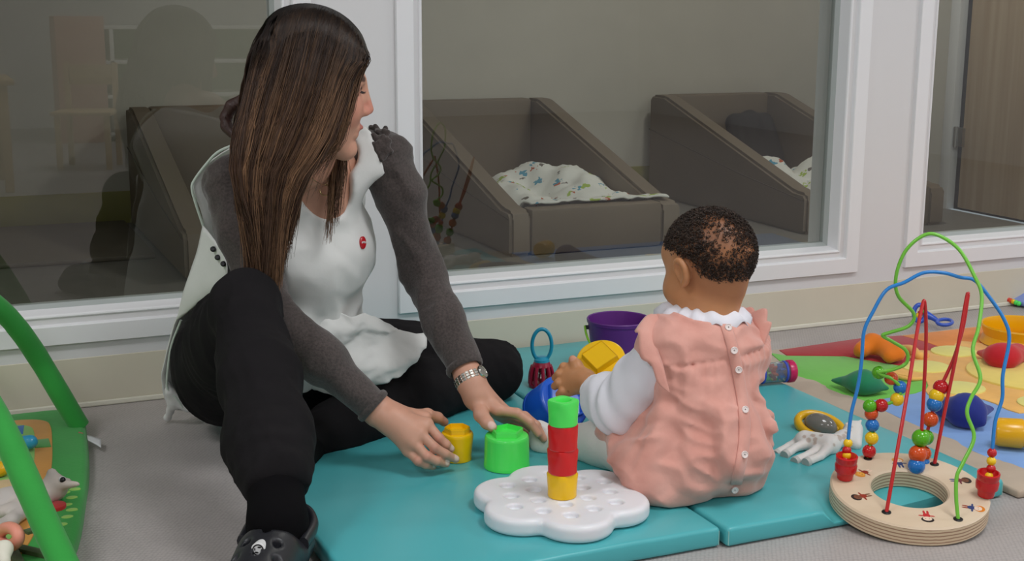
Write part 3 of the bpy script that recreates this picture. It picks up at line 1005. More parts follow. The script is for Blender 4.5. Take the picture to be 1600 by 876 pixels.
for zz, c in ((.030, M_blue), (.048, plast('orange_plastic', (226, 84, 20))), (.066, M_lime), (.095, M_red), (.115, M_yel)):
    bm = bmesh.new()
    for k in range(6):
        a = k * math.pi / 3 + zz * 20
        box(bm, -.002, .002, .003, .019, zz - .006, zz + .006, M=Matrix.Rotation(a, 4, 'Z'))
    obj('baffle', bm, c, t)
rnd = random.Random(4)
bcols = [M_red, M_yel, M_blue, M_green, M_lime]
for k in range(26):
    a = rnd.uniform(-.8, .8) + math.pi; rr = rnd.uniform(.014, .0185); zz = rnd.uniform(.02, .13)
    bm = bmesh.new(); bmesh.ops.create_icosphere(bm, subdivisions=1, radius=.0032, matrix=T_((rr * math.cos(a), rr * math.sin(a), zz)))
    obj('bead', bm, bcols[k % 5], t, smooth=True)

# ---------------------------------------------------------------- rubber giraffes
M_gir = mat('pale_rubber', (226, 222, 218), 0.45, attr='Col', var=.03, sss=0.15)
M_girs = mat('taupe_spot', (176, 158, 146), 0.5)
M_black = mat('black_print', (14, 14, 16), 0.35)
def giraffe(label, pts, sc, bnd_h=0.0022, soles=True, spots=()):
    """pts: dict of room positions for hip, chest, neck, head, nose, legs (each hip/knee/foot), ears"""
    f = Field(); s = sc
    f.chain([pts['hip'], (pts['hip'] + pts['chest']) / 2, pts['chest']], [.021 * s, .0185 * s, .021 * s], k=.012)
    f.chain([pts['chest'], pts['neck'], pts['head']], [.017 * s, .0125 * s, .0125 * s], k=.014)
    f.chain([pts['head'], pts['nose']], [.019 * s, .0115 * s], k=.010)
    for lg in pts['legs']:
        f.chain(lg, [.0115 * s, .0078 * s, .0092 * s], k=.004)
        d_ = (lg[-1] - lg[-2]).normalized()
        f.cut_l = None
    for a, b in pts['ears']:
        f.cone(a, b, .0055 * s, .0028 * s, k=.006)
    base = pts['hip'].copy(); base.z = pts['base']
    t = athing('rubber_giraffe', label, 'toy', base, 'pale rubber giraffes')
    rs = random.Random(7); sps = []
    for a_, b_, rr in (('hip', 'chest', .021), ('chest', 'neck', .016), ('neck', 'head', .0125)):
        for k in range(9):
            q = pts[a_] + (pts[b_] - pts[a_]) * rs.random() + (-C_FW + C_UP * rs.uniform(.1, 1.4) + C_RT * rs.uniform(-.5, .5)).normalized() * rr * s
            sps.append((q, rs.uniform(.003, .0052) * s, (190, 172, 160), .9))
    fobj('body', onground(f.mesh(bnd_h)), M_gir, t, skinfn((228, 224, 220), sps))
    if soles:
        for lg in pts['legs']:
            d_ = (lg[-1] - lg[-2]).normalized()
            lath('sole', [(0, .0086 * s), (.0088 * s, .0086 * s), (.0094 * s, .006 * s), (.0094 * s, .0), (0, 0)], mat('grey_sole', (196, 196, 192), .5), t, 20, T_(lg[-1] + d_ * .0022 * s) @ look_rot(d_))
    for e in pts['eyes']:
        bm = bmesh.new(); bmesh.ops.create_uvsphere(bm, u_segments=12, v_segments=8, radius=.0036 * s, matrix=T_(e)); obj('eye', bm, M_black, t, smooth=True)
    for q, rr in spots:
        bm = bmesh.new(); bmesh.ops.create_uvsphere(bm, u_segments=10, v_segments=6, radius=rr * s, matrix=T_(q)); obj('spot', bm, M_girs, t, smooth=True)
    return t
def PG(px, py, dep): return P(px, py, dep)
g = {'hip': PG(1258, 689, 2.50), 'chest': PG(1293, 696, 2.475), 'neck': PG(1317, 684, 2.50), 'head': PG(1333, 672, 2.53), 'nose': PG(1337, 694, 2.49),
     'legs': [[PG(1254, 687, 2.515), PG(1233, 697, 2.50), PG(1216, 707.5, 2.475)], [PG(1260, 693, 2.485), PG(1243, 699, 2.47), PG(1230, 708, 2.45)],
              [PG(1284, 699, 2.475), PG(1264, 710, 2.445), PG(1246.5, 718.5, 2.425)], [PG(1294, 700, 2.46), PG(1281, 713, 2.43), PG(1264, 720.5, 2.41)]],
     'ears': [(PG(1338, 664, 2.53), PG(1345, 657, 2.54)), (PG(1327, 667, 2.52), PG(1322, 662, 2.52))], 'eyes': [PG(1340, 680, 2.505)], 'base': MZ}
sp = []
rnd = random.Random(2)
giraffe('white rubber giraffe lying on the teal mat beside the bead maze', g, 1.0)

# ---------------------------------------------------------------- yellow rattle with clear dome
M_smoke = mat('smoky_clear_dome', (150, 146, 140), 0.12, trans=0.55)
M_dyel = plast('warm_yellow_plastic', (232, 178, 20))
c = P(1282, 667, 2.60); 
t = athing('dome_rattle', 'yellow hand rattle with a smoky clear dome on the mat', 'rattle', (c.x, c.y, MZ))
ux = (P(1330, 690, 2.575) - P(1242, 655, 2.62)).normalized()
up2 = (Vector((0, 0, 1)) * .75 - C_FW * .5); up2 = (up2 - ux * up2.dot(ux)).normalized(); uy = up2.cross(ux)
def rl(a, rx, ry, ox=0): return c + ux * (ox + rx * math.cos(a)) + uy * (ry * math.sin(a))
tubo('ring', [rl(2 * math.pi * k / 40, .046, .030) for k in range(40)], .0085, M_dyel, t, 12, closed=True, flat=(up2, 1.25))
tubo('handle', [rl(2 * math.pi * k / 30, .026, .021, .052) for k in range(30)], .0055, M_dyel, t, 10, closed=True)
bm = bmesh.new(); bmesh.ops.create_uvsphere(bm, u_segments=28, v_segments=16, radius=1.0)
Mx = Matrix((ux, uy, up2)).transposed().to_4x4()
for v in bm.verts: v.co = c + (Mx @ Vector((v.co.x * .034, v.co.y * .023, v.co.z * .024))) + up2 * .004
obj('dome', bm, M_smoke, t, smooth=True)
bm = bmesh.new(); bmesh.ops.create_uvsphere(bm, u_segments=20, v_segments=10, radius=1.0)
for v in bm.verts: v.co = c + (Mx @ Vector((v.co.x * .036, v.co.y * .024, v.co.z * .006)))
obj('dome_base', bm, mat('grey_white_plastic', (186, 182, 172), .4), t, smooth=True)

# ================================================================== BEAD MAZE
M_ply = wood_mat('birch_veneer', (214, 190, 160), (226, 206, 180), (4, 14, 14))
def ply_edge():
    m = bpy.data.materials.new('birch_ply_edge'); m.use_nodes = True
    nt = m.node_tree; b = nt.nodes['Principled BSDF']; b.inputs['Roughness'].default_value = 0.5
    tc = nt.nodes.new('ShaderNodeTexCoord'); wv = nt.nodes.new('ShaderNodeTexWave'); wv.bands_direction = 'Z'
    wv.inputs['Scale'].default_value = 52; wv.inputs['Distortion'].default_value = 1.2; wv.inputs['Detail'].default_value = 2
    r = nt.nodes.new('ShaderNodeValToRGB'); r.color_ramp.elements[0].color = srgb(160, 122, 96); r.color_ramp.elements[0].position = 0.05
    r.color_ramp.elements[1].color = srgb(222, 200, 168); r.color_ramp.elements[1].position = 0.45
    nt.links.new(tc.outputs['Object'], wv.inputs[0]); nt.links.new(wv.outputs['Fac'], r.inputs[0]); nt.links.new(r.outputs[0], b.inputs['Base Color'])
    return m
M_plye = ply_edge()
mn = Vector((-.0684, -.1382, 1)).normalized()            # axis of the disc, tipped over the mat's front edge
mr = C_RT - mn * C_RT.dot(mn); mr.normalize()
RO, RI, TH = 0.1318, 0.0635, 0.033
cc = Vector((1.4755, 1.664, .0533)) - mn * TH
MZM = T_(cc) @ look_rot(mn, mr)
mz = thing('bead_maze', 'wooden ring bead maze with coloured looping wires', 'bead maze', cc)
mz.matrix_world = MZM
bm = bmesh.new()
n = 72
prof = [(RO, 0.002), (RO - .002, 0), (RI + .002, 0), (RI, .002), (RI, TH - .003), (RI + .003, TH), (RO - .003, TH), (RO, TH - .003)]
lathe(bm, prof, n, close=True)
bmesh.ops.recalc_face_normals(bm, faces=bm.faces)
for f in bm.faces: f.material_index = 0 if abs(f.normal.z) > .5 else 1
base = obj('base_ring', bm, [M_ply, M_plye], mz, angle=30)
IM = MZM.inverted()
def onring(px, py, hgt=TH):
    d_ = rayd(px, py); o_ = Vector((0, 0, CAM_H)); p0 = cc + mn * hgt
    return o_ + d_ * ((p0 - o_).dot(mn) / d_.dot(mn))
def depof(q): return (q - Vector((0, 0, CAM_H))).dot(C_FW)
M_wire = {'g': plast('lime_wire', (118, 200, 62)), 'b': plast('sky_blue_wire', (38, 132, 210)), 'r': plast('red_wire', (196, 34, 36))}
BC = {'r': plast('red_bead', (196, 24, 30), .2), 'o': plast('orange_bead', (218, 82, 26), .2), 'b': plast('blue_bead', (30, 118, 200), .2),
      'y': plast('yellow_bead', (246, 204, 26), .2), 'g': plast('green_bead', (88, 178, 26), .2)}
def wire(px, d0, d1, col, rad=.0032):
    L = [0]
    for a, b in zip(px, px[1:]): L.append(L[-1] + math.hypot(a[0] - b[0], a[1] - b[1]))
    pts = []
    for q, l in zip(px, L):
        tt = l / L[-1]; tt = tt * tt * (3 - 2 * tt)
        pts.append(IM @ P(q[0], q[1], d0 + (d1 - d0) * tt + (q[2] if len(q) > 2 else 0)))
    tubo('wire', catmull(pts, 6), rad, col, mz, 10)
    return pts
def grommet(q):
    lath('grommet', [(0, 0), (.0078, 0), (.0078, .0012), (.006, .0022), (0, .0022)], M_black, mz, 20, T_(IM @ q))
def bead(q, col, r=.0108, ax=(0, 0, 1)):
    bm = bmesh.new(); a0 = .30
    prof = [(r * math.cos(t_), r * math.sin(t_)) for t_ in [(-math.pi / 2 + a0) + (math.pi - 2 * a0) * k / 12 for k in range(13)]]
    prof = [(r * .24, -r * .8)] + prof + [(r * .24, r * .8)]
    lathe(bm, prof, 24, T_(IM @ q) @ look_rot(ax), close=True)
    obj('bead', bm, col, mz, angle=60)
# green wire
e0, e1 = onring(1497, 811), onring(1356, 716)
D0, D1 = depof(e0), depof(e1)
gw = [(1497, 811), (1494, 776), (1495, 744), (1504.5, 723), (1522, 683), (1511, 646), (1517, 622), (1532, 591), (1520, 548), (1529, 511), (1534, 462), (1523, 432),
      (1498, 389), (1462, 366), (1437, 371), (1413, 395), (1400, 432), (1403.5, 462), (1428, 490), (1420, 509), (1391, 519), (1379, 524), (1394, 533), (1416, 548), (1416, 567),
      (1394, 577.6), (1373, 581), (1380, 586), (1392.5, 591), (1406.6, 605), (1402, 623.5), (1377, 633), (1360, 634), (1361, 646), (1363, 663), (1361, 684), (1358, 704), (1356, 716)]
wire(gw, D0, D1, M_wire['g'])
for x, y, c_ in ((1373, 582, 'g'), (1392.5, 591, 'o'), (1406.6, 605, 'b'), (1401.7, 623.5, 'y'), (1377, 633, 'r'), (1359, 634, 'g'), (1361.5, 646, 'o'), (1363, 664, 'b'), (1362, 684, 'y'), (1358, 704.5, 'r')):
    bead(P(x, y, D1 - .004 if y < 640 else D1), BC[c_], .0122, (1, .3, .4) if 585 < y < 640 else (0.05, 0, 1))
grommet(e0); grommet(e1)
# red wires
e0, e1 = onring(1385, 800), onring(1431, 733)
wire([(1385, 800), (1400, 715), (1418, 612), (1434, 512), (1442, 474), (1445, 474), (1447, 512), (1446, 560), (1442, 640), (1439, 684), (1434, 712), (1431, 733)], depof(e0), depof(e1), M_wire['r'])
grommet(e0)
for x, y, c_ in ((1439, 684, 'g'), (1434, 709, 'o'), (1432, 727, 'b')): bead(P(x, y, depof(e1) - .004), BC[c_], .0160 if c_ != 'b' else .015, (0.1, 0, 1))
e2, e3 = onring(1460, 725), onring(1441, 727)
wire([(1460, 725), (1475, 648), (1495, 550), (1510, 466), (1513, 460), (1512, 466), (1505, 510), (1492, 555), (1479, 585), (1469, 606), (1461, 630), (1454, 655), (1447, 683), (1443, 710), (1441, 727)], depof(e2), depof(e3) + .02, M_wire['r'])
grommet(e2)
for x, y, c_ in ((1470, 605, 'r'), (1463.5, 618, 'y'), (1460, 631, 'b'), (1454, 655, 'o'), (1447, 683, 'g'), (1443, 708, 'o'), (1441, 724, 'b')):
    bead(P(x, y, depof(e3) + .018), BC[c_], .0138, (.4, -.1, 1))
# blue wire with end stacks
e0, e1 = onring(1320, 747), onring(1540, 774)
wire([(1320, 745), (1322, 715), (1325, 689), (1330, 646), (1340.5, 603), (1346.6, 560), (1350, 517.6), (1364, 487), (1385, 453), (1413, 441), (1443, 426), (1474, 426), (1500, 433), (1523, 438),
      (1547, 465.5), (1569, 499), (1577, 530), (1567, 585), (1566, 622), (1555, 658), (1550.5, 701), (1545, 745), (1540, 772)], depof(e0), depof(e1), M_wire['b'])
for e, stack in ((e0, ((1325, 692, 'y'), (1323, 703, 'r'), (1323, 711, 'y'), (1321, 719, 'r'))), (e1, ((1550, 707, 'r'), (1549, 720, 'y'), (1548.5, 732, 'r'), (1545.5, 744, 'y')))):
    for x, y, c_ in stack: bead(P(x, y, depof(e)), BC[c_], .0080, (0, 0, 1))
    lath('end_cup', [(0, .001), (.012, .001), (.0135, .012), (.0165, .014), (.0172, .024), (.0155, .0285), (.0165, .031), (.0168, .039), (.014, .040), (.011, .030), (.006, .026), (0, .026)], BC['r'], mz, 28,
         T_(IM @ e) @ Matrix.Scale(1.12, 4))
    grommet(e)
# printed children on the ring: thin flat prints
def printfig(ang, rad, cols, rot):
    t_ = bpy.data.objects.new('printed_figure', bpy.data.meshes.new('printed_figure'))
    bm = bmesh.new()
    cx, cy = rad * math.cos(ang), rad * math.sin(ang)
    mats = []
    def blob(ox, oy, rx, ry, ci, k=14, z=.0002):
        vs = []
        for i in range(k):
            a = 2 * math.pi * i / k
            x, y = ox + rx * math.cos(a), oy + ry * math.sin(a)
            vs.append(bm.verts.new((cx + x * math.cos(rot) - y * math.sin(rot), cy + x * math.sin(rot) + y * math.cos(rot), TH + z)))
        f = bm.faces.new(vs); f.material_index = ci
    blob(0, .011, .0105, .0085, 0); blob(0, .0085, .0075, .0065, 1, z=.0004)
    blob(0, -.002, .0062, .007, 2, 10, .0003)
    for s in (-1, 1):
        blob(s * .003, -.012, .002, .006, 3, 8, .0002); blob(s * .009, -.001, .0045, .0018, 2, 8, .0002)
        blob(s * .0028, .0085, .0007, .0009, 4, 6, .0006)
    bmesh.ops.recalc_face_normals(bm, faces=bm.faces)
    for f in bm.faces:
        if f.normal.z < 0: f.normal_flip()
    bm.to_mesh(t_.data); bm.free()
    for c_ in cols: t_.data.materials.append(c_)
    COL.objects.link(t_); t_.parent = mz
pm = lambda n_, c_: mat('print_' + n_, c_, .5)
HB, SK, SK2 = pm('black', (38, 28, 26)), pm('peach', (240, 214, 190)), pm('brown_skin', (120, 72, 48))
for px, py, hair, skin, cl, lg, rt in ((1405, 723, pm('blond', (226, 150, 50)), SK, pm('navy', (44, 66, 120)), pm('navy', (44, 66, 120)), 0), (1347, 775, HB, SK2, pm('rust', (150, 50, 30)), SK2, 1.9),
                                       (1350, 738, pm('blond', (226, 150, 50)), pm('gold', (238, 170, 70)), pm('rust', (150, 50, 30)), SK, 2.2), (1448, 806, HB, SK, pm('scarlet', (196, 40, 44)), pm('scarlet', (196, 40, 44)), 3.0),
                                       (1520, 793, pm('ginger', (224, 130, 30)), SK, pm('navy', (44, 66, 120)), pm('rust', (150, 50, 30)), -1.9), (1500, 750, HB, SK2, pm('plum', (120, 50, 60)), pm('navy', (44, 66, 120)), -1.6)):
    q = IM @ onring(px, py)
    printfig(math.atan2(q.y, q.x), math.hypot(q.x, q.y), [hair, skin, cl, lg, HB], rt)
# ================================================================== THE PATCHWORK QUILT AND ITS CUSHIONS
QZ = 0.012
def pol(name, pts, z0, z1, m, parent, smooth_sub=0, bev=0.0015):
    pts = [Vector((p[0], p[1])) for p in pts]
    if smooth_sub:
        pts = [Vector((p.x, p.y)) for p in catmull([(p.x, p.y, 0) for p in pts], smooth_sub, True)]
    area = sum(pts[i - 1].x * pts[i].y - pts[i].x * pts[i - 1].y for i in range(len(pts)))
    if area < 0: pts = pts[::-1]
    bm = bmesh.new(); prism(bm, pts, z0, z1, bev, 2)
    return obj(name, bm, m, parent, angle=40)
def fab(n, c, v=.05): return mat(n, c, .9, var=v, vscale=14, bump=.12, bscale=120, sheen=.2)
M_beige = fab('beige_binding', (186, 168, 148)); F_red = fab('red_fabric', (176, 30, 40)); F_green = fab('green_fabric', (112, 196, 72)); F_blue = fab('blue_fabric', (128, 168, 226))
F_orange = fab('orange_fabric', (232, 142, 66), .10); F_sun = fab('sun_yellow_fabric', (240, 214, 110), .06); F_petal = fab('pale_yellow_fabric', (236, 226, 128), .05); F_ray = fab('peach_ray_fabric', (246, 186, 98), .12)
def Q(px, py, z=QZ): 
    q = OZ(px, py, z); return (q.x, q.y)
qt = athing('play_quilt', 'patchwork play quilt with a sun in the middle, on the floor at the right', 'quilt', (2.3, 2.15, 0))
bm = bmesh.new()
box(bm, 1.712, 2.95, 1.655, 2.672, 0.0008, QZ, .004, 2)
bmesh.ops.subdivide_edges(bm, edges=[e for e in bm.edges if e.calc_length() > .3], cuts=30, use_grid_fill=True)
for v in bm.verts:
    k = fbm((v.co.x * 9, v.co.y * 9, 7))
    if v.co.x < 1.72: v.co.x += .003 + .004 * fbm((0, v.co.y * 7, 2)) + (.10 * max(0, (v.co.y - 2.35) / .32) ** 1.5)
    if v.co.z > .006 and v.co.x < 1.83: v.co.z += .004 + .004 * k
obj('binding', bm, M_beige, qt, angle=60)
ZP = QZ + .0022
pol('red_panel', [(1.905, 2.655), Q(1345, 529), Q(1408, 525), Q(1443, 534), Q(1486, 549), Q(1452, 554), Q(1441, 563), Q(1431, 577), Q(1408, 572), Q(1320, 557), Q(1230, 556)], QZ - .003, ZP, F_red, qt)
pol('green_panel', [(1.868, 2.640), Q(1230, 556.5), Q(1320, 557.5), Q(1408, 572.5), Q(1431, 577.5), Q(1452, 588), Q(1455, 606), Q(1430, 615), Q(1352, 628), (1.808, 2.27), (1.800, 2.42)], QZ - .003, ZP, F_green, qt)
pol('blue_panel', [Q(1352, 628.5), Q(1430, 615.5), Q(1456, 606), (2.03, 2.14), (2.32, 2.08), (2.6, 2.0), (2.9, 2.02), (2.92, 1.69), (1.797, 1.69), (1.806, 2.0)], QZ - .003, ZP, F_blue, qt)
pol('orange_panel', [Q(1410, 525), (2.9, 2.655), (2.9, 2.30), (2.55, 2.36), Q(1487, 549), Q(1444, 533.5)], QZ - .003, ZP, F_orange, qt)
sc = Vector((2.32, 2.225))
rays = []
for k in range(20):
    a = 2 * math.pi * k / 20 + .1
    rr = .36 if k % 2 == 0 else .29
    rays.append((sc.x + rr * math.cos(a) * .95, sc.y + rr * math.sin(a) * .9))
pol('ray_panel', rays, ZP - .001, ZP + .0025, F_ray, qt, 3)
for k in range(8):
    a = 2 * math.pi * k / 8 + math.radians(141) - 2 * math.pi
    q = sc + Vector((math.cos(a) * .245, math.sin(a) * .238))
    pol('petal', [(q.x + .060 * math.cos(b) , q.y + .052 * math.sin(b)) for b in [2 * math.pi * i / 20 for i in range(20)]], ZP + .001, ZP + .006, F_petal, qt, 0, .003)
pol('sun_disc', [(sc.x + .152 * math.cos(b), sc.y + .150 * math.sin(b)) for b in [2 * math.pi * i / 36 for i in range(36)]], ZP + .001, ZP + .008, F_sun, qt, 0, .005)
ZS = ZP + .003
# cords sewn to the quilt
tubo('ribbon', catmull([OZ(1392, 585, ZS), OZ(1412, 590, ZS + .004), OZ(1425, 592, ZS + .002), OZ(1445, 591, ZS)], 5), .005, F_ray, qt, 8)
tubo('ribbon', catmull([OZ(1410, 545, ZS), OZ(1425, 546, ZS + .01), OZ(1436, 556, ZS + .006), OZ(1446, 556, ZS)], 5), .011, F_ray, qt, 8)

def plush(name, label, f, m, cat='cushion', h=.004, wr=.0012, grp='loose plush shapes on the quilt'):
    o = fobj(name, f.mesh(h, lambda x, y, z: wr * nz3(x, y, z, 90, 3)), m)
    return tag(o, label, cat, grp)
F_dgreen = fab('deep_green_plush', (24, 128, 84)); F_navy = fab('navy_plush', (24, 40, 128)); F_heart = fab('red_plush', (196, 20, 38)); F_oplush = fab('orange_plush', (236, 124, 22))
f = Field()
a, b, c = OZ(1302, 594, ZS + .012), OZ(1350, 597, ZS + .024), OZ(1384, 606, ZS + .012)
f.cone(a, b, .006, .034, k=.02, flat=((0, 0, 1), .75)).cone(b, c, .034, .008, k=.02, flat=((0, 0, 1), .75))
plush('leaf_cushion', 'dark green leaf-shaped plush cushion on the light green panel', f, F_dgreen)
f = Field()
a, b, c = OZ(1477, 636, ZS + .020), OZ(1510, 642, ZS + .030), OZ(1550, 638, ZS + .018)
f.cone(a, b, .026, .036, k=.02, flat=((0, 0, 1), .8)).cone(b, c, .036, .006, k=.016, flat=((0, 0, 1), .8)).cone(b, OZ(1500, 622, ZS + .02), .03, .012, k=.02)
f.cone(b, OZ(1535, 660, ZS + .016), .03, .006, k=.02)
plush('star_cushion', 'navy blue plush cushion with pointed corners on the light blue panel', f, F_navy)
f = Field()
a, b, c = OZ(1532, 551, ZS + .012), OZ(1566, 556, ZS + .026), OZ(1600, 556, ZS + .014)
f.cone(a, b, .010, .038, k=.02, flat=((0, 0, 1), .7)).cone(b, c, .038, .016, k=.02, flat=((0, 0, 1), .7)).cone(b, OZ(1590, 546, ZS + .02), .034, .02, k=.02, flat=((0, 0, 1), .8))
plush('heart_cushion', 'bright red plush cushion beside the yellow ring', f, F_heart)
f = Field()
pts = [OZ(1347, 546, ZS + .02), OZ(1362, 537, ZS + .030), OZ(1380, 541, ZS + .028), OZ(1402, 551, ZS + .022)]
f.chain(pts, [.018, .024, .022, .021], k=.012).cone(pts[0], OZ(1343, 549, ZS + .014), .018, .014, k=.01).cone(pts[2], OZ(1390, 556, ZS + .016), .02, .018, k=.01)
plush('caterpillar_cushion', 'orange bent plush shape on the red panel', f, F_oplush)
# yellow ring and beaker
M_hy = plast('honey_yellow_plastic', (240, 178, 8))
rc = OZ(1598, 536, ZS)
t = thing('toy_ring_tray', 'yellow open plastic tray at the back of the quilt', 'toy', rc)
lath('tray_wall', [(.100, 0), (.106, .002), (.098, .022), (.106, .046), (.104, .050), (.101, .048), (.094, .022), (.098, .004)], M_hy, t, 48, close=True)
lath('tray_floor', [(0, .001), (.1, .001), (.1, .004), (0, .004)], M_hy, t, 48)
bc2 = OZ(1590, 700, ZS)
t = thing('beaker', 'yellow plastic beaker lying on its side on the light blue panel', 'cup', bc2)
bd = Vector((.78, -.62, 0)).normalized()
t.matrix_world = T_(Vector((bc2.x - .01, bc2.y + .012, ZS + .0295))) @ look_rot(bd, (0, 0, 1))
lath('beaker_body', [(0, -.03), (.020, -.03), (.0255, -.027), (.028, -.020), (.029, .02), (.0285, .022), (.0265, .022), (.0265, .035), (.024, .035), (.024, .0), (0, .0)], M_hy, t, 40)
# blue rattle on the floor by the wall
M_cobalt = plast('cobalt_plastic', (52, 92, 200))
rp = OZ(1460, 500, 0.012)
t = athing('hand_rattle', 'blue ring-handled rattle on the floor by the skirting', 'rattle', (rp.x, rp.y, 0))
tubo('ring', [P(1437 + 9 * math.cos(a), 489 + 13 * math.sin(a), 3.62) for a in [2 * math.pi * k / 30 for k in range(30)]], .0065, M_cobalt, t, 10, closed=True)
for k, c_ in enumerate((M_yel, M_red, M_green)):
    bm = bmesh.new(); bmesh.ops.create_uvsphere(bm, u_segments=14, v_segments=8, radius=.008, matrix=T_(P(1434 + 4 * k, 493 - 4 * k, 3.62))); obj('bead', bm, c_, t, smooth=True)
tubo('stem', catmull([P(1446, 491, 3.62), P(1457, 496, 3.61), P(1466, 502, 3.60)], 4), [.012, .008, .006], M_cobalt, t, 10)
tubo('handle', [P(1476 + 12 * math.cos(a), 503 + 4.5 * math.sin(a), 3.585 - .03 * math.sin(a)) for a in [2 * math.pi * k / 30 for k in range(30)]], .005, M_cobalt, t, 10, closed=True)
# cloth book
bp = OZ(1595, 482, 0)
t = athing('cloth_book', 'light blue cloth book with rainbow beads against the skirting', 'book', (bp.x, bp.y, 0))
V, F = sheet([[P(1572, 469, 3.90), P(1600, 476, 3.84), P(1640, 490, 3.78)], [P(1574, 466, 3.915), P(1602, 466, 3.875), P(1640, 474, 3.85)], [P(1588, 463, 3.925), P(1606, 459, 3.89), P(1640, 458, 3.90)]], 6, 4)
o = pyobj('cover', V, F, fab('periwinkle_fabric', (130, 150, 215)), t); solid(o, .012)
for k, c_ in enumerate((M_red, plast('orange_plastic', (226, 84, 20)), M_yel, M_green, M_green)):
    bm = bmesh.new(); bmesh.ops.create_uvsphere(bm, u_segments=12, v_segments=8, radius=.0075, matrix=T_(P(1575 + 4.2 * k, 468 + 1.5 * k, 3.875 - .006 * k))); obj('bead', bm, c_, t, smooth=True)

# ================================================================== ACTIVITY GYM (left)
F_gym = fab('gym_green_fabric', (48, 158, 62), .06); F_glight = fab('gym_light_green_fabric', (138, 196, 96)); F_gor = fab('gym_ochre_fabric', (214, 150, 62)); F_gblue = fab('gym_blue_fabric', (50, 112, 186))
F_maroon = fab('gym_maroon_fabric', (112, 28, 44)); F_cream = fab('gym_cream_fabric', (206, 178, 130)); F_fern = fab('gym_fern_fabric', (88, 160, 84))
GY = athing('activity_gym', 'green padded activity gym with two crossing fabric arches', 'activity gym', (-0.28, 2.36, 0))
gx0, gx1, gy0, gy1 = -0.78, 0.205, 1.86, 2.77
ft = [(gx1 - .02, gy0), (gx1, 2.30), (gx1 + .022, 2.60), (gx1 + .004, 2.735), (gx1 - .045, gy1 + .008), (gx0 + .05, gy1), (gx0, gy1 - .06), (gx0, gy0 + .05), (gx0 + .05, gy0)]
ft = [(0.142, 2.03), (0.190, 2.29), (0.212, 2.45), (0.226, 2.62), (0.230, 2.71), (0.222, 2.755), (0.185, 2.782), (0.10, 2.786), (-.35, 2.778), (-.73, 2.77), (-.78, 2.70), (-.78, 2.25), (-.74, 1.93), (-.66, 1.87), (-.2, 1.86), (.06, 1.90)]
p2 = catmull([(x, y, 0) for x, y in ft], 5, True)
bm = bmesh.new()
pl = [(p.x, p.y) for p in p2]
ar = sum(pl[i - 1][0] * pl[i][1] - pl[i][0] * pl[i - 1][1] for i in range(len(pl)))
if ar < 0: pl = pl[::-1]
prism(bm, pl, .001, .030, .013, 4)
obj('padded_border', bm, F_gym, GY, angle=70)
def inner(k, dx=0, dy=0):
    cxx, cyy = -.28, 2.33
    return [(cxx + (x - cxx) * k + dx, cyy + (y - cyy) * k + dy) for x, y in pl]
bm = bmesh.new(); prism(bm, inner(.865), .02, .0322, .002, 2); obj('ochre_band', bm, F_gor, GY, angle=40)
bm = bmesh.new(); prism(bm, inner(.80), .02, .0336, .002, 2); obj('light_green_panel', bm, F_glight, GY, angle=40)
GZ = .0336
def G(px, py): 
    q = OZ(px, py, GZ); return (q.x, q.y)
pol('blue_patch', [G(10, 668), G(38, 664), G(36, 678), G(10, 680)], .026, .0345, F_gblue, GY)
pol('fern_patch', [G(30, 690), G(76, 685), G(80, 697), G(30, 700)], .026, .0350, F_fern, GY)
pol('maroon_patch', [G(-30, 752), G(60, 752), G(80, 800), G(0, 812), G(-40, 800)], .026, .0350, F_maroon, GY)
for px, py, rr, m_ in ((8, 760, .032, F_cream), (36, 772, .03, fab('gym_orange_fabric', (222, 120, 48))), (10, 785, .03, fab('gym_red_fabric', (190, 40, 40))), (84, 790, .02, fab('gym_red_fabric', (190, 40, 40)))):
    q = G(px, py)
    pol('round_patch', [(q[0] + rr * math.cos(a), q[1] + rr * math.sin(a)) for a in [2 * math.pi * k / 20 for k in range(20)]], .03, .0362, m_, GY)
F_dot = fab('gym_pale_dot', (156, 206, 96)); F_dkd = fab('gym_dark_ribbon', (64, 86, 40))
for px, py in ((101, 768), (112, 776), (104, 787), (117, 763), (105, 806), (96, 818), (112, 795), (97, 840)):
    q = OZ(px, py, .031)
    pol('leaf_dot', [(q.x + .010 * math.cos(a), q.y + .008 * math.sin(a)) for a in [2 * math.pi * k / 12 for k in range(12)]], .026, .0308, F_dot, GY)
for a_, b_ in (((14, 852), (74, 866)), ((20, 860), (40, 900)), ((40, 832), (60, 826))):
    q0, q1 = Vector(G(*a_)), Vector(G(*b_)); nn = Vector((-(q1 - q0).y, (q1 - q0).x)).normalized() * .008
    pol('ribbon', [q0 - nn, q1 - nn, q1 + nn, q0 + nn], .03, .0372, F_dkd, GY)
# arches: padded tubes
def arch(pts, r, name='arch'):
    bm = bmesh.new()
    cp = catmull(pts, 14)
    rr = [r * (1 + .03 * fbm((i * .11, 1, 1))) for i in range(len(cp))]
    tube(bm, cp, rr, 16)
    return obj(name, bm, F_gym, GY, angle=70)
arch([P(124, 666, 2.63), P(92, 612, 2.60), P(62, 562, 2.58), P(32, 518, 2.53), P(0, 483, 2.48), P(-60, 440, 2.40), P(-130, 420, 2.30), P(-230, 440, 2.18), P(-330, 520, 2.04), P(-430, 680, 1.90), P(-470, 790, 1.84)], .0205)
arch([P(112, 905, 1.93), P(80, 838, 1.96), P(48, 766, 2.0), P(14, 690, 2.04), P(-16, 634, 2.08), P(-60, 572, 2.14), P(-130, 500, 2.24), P(-230, 470, 2.32), P(-330, 490, 2.37), P(-400, 560, 2.40), P(-440, 640, 2.40)], .0215)
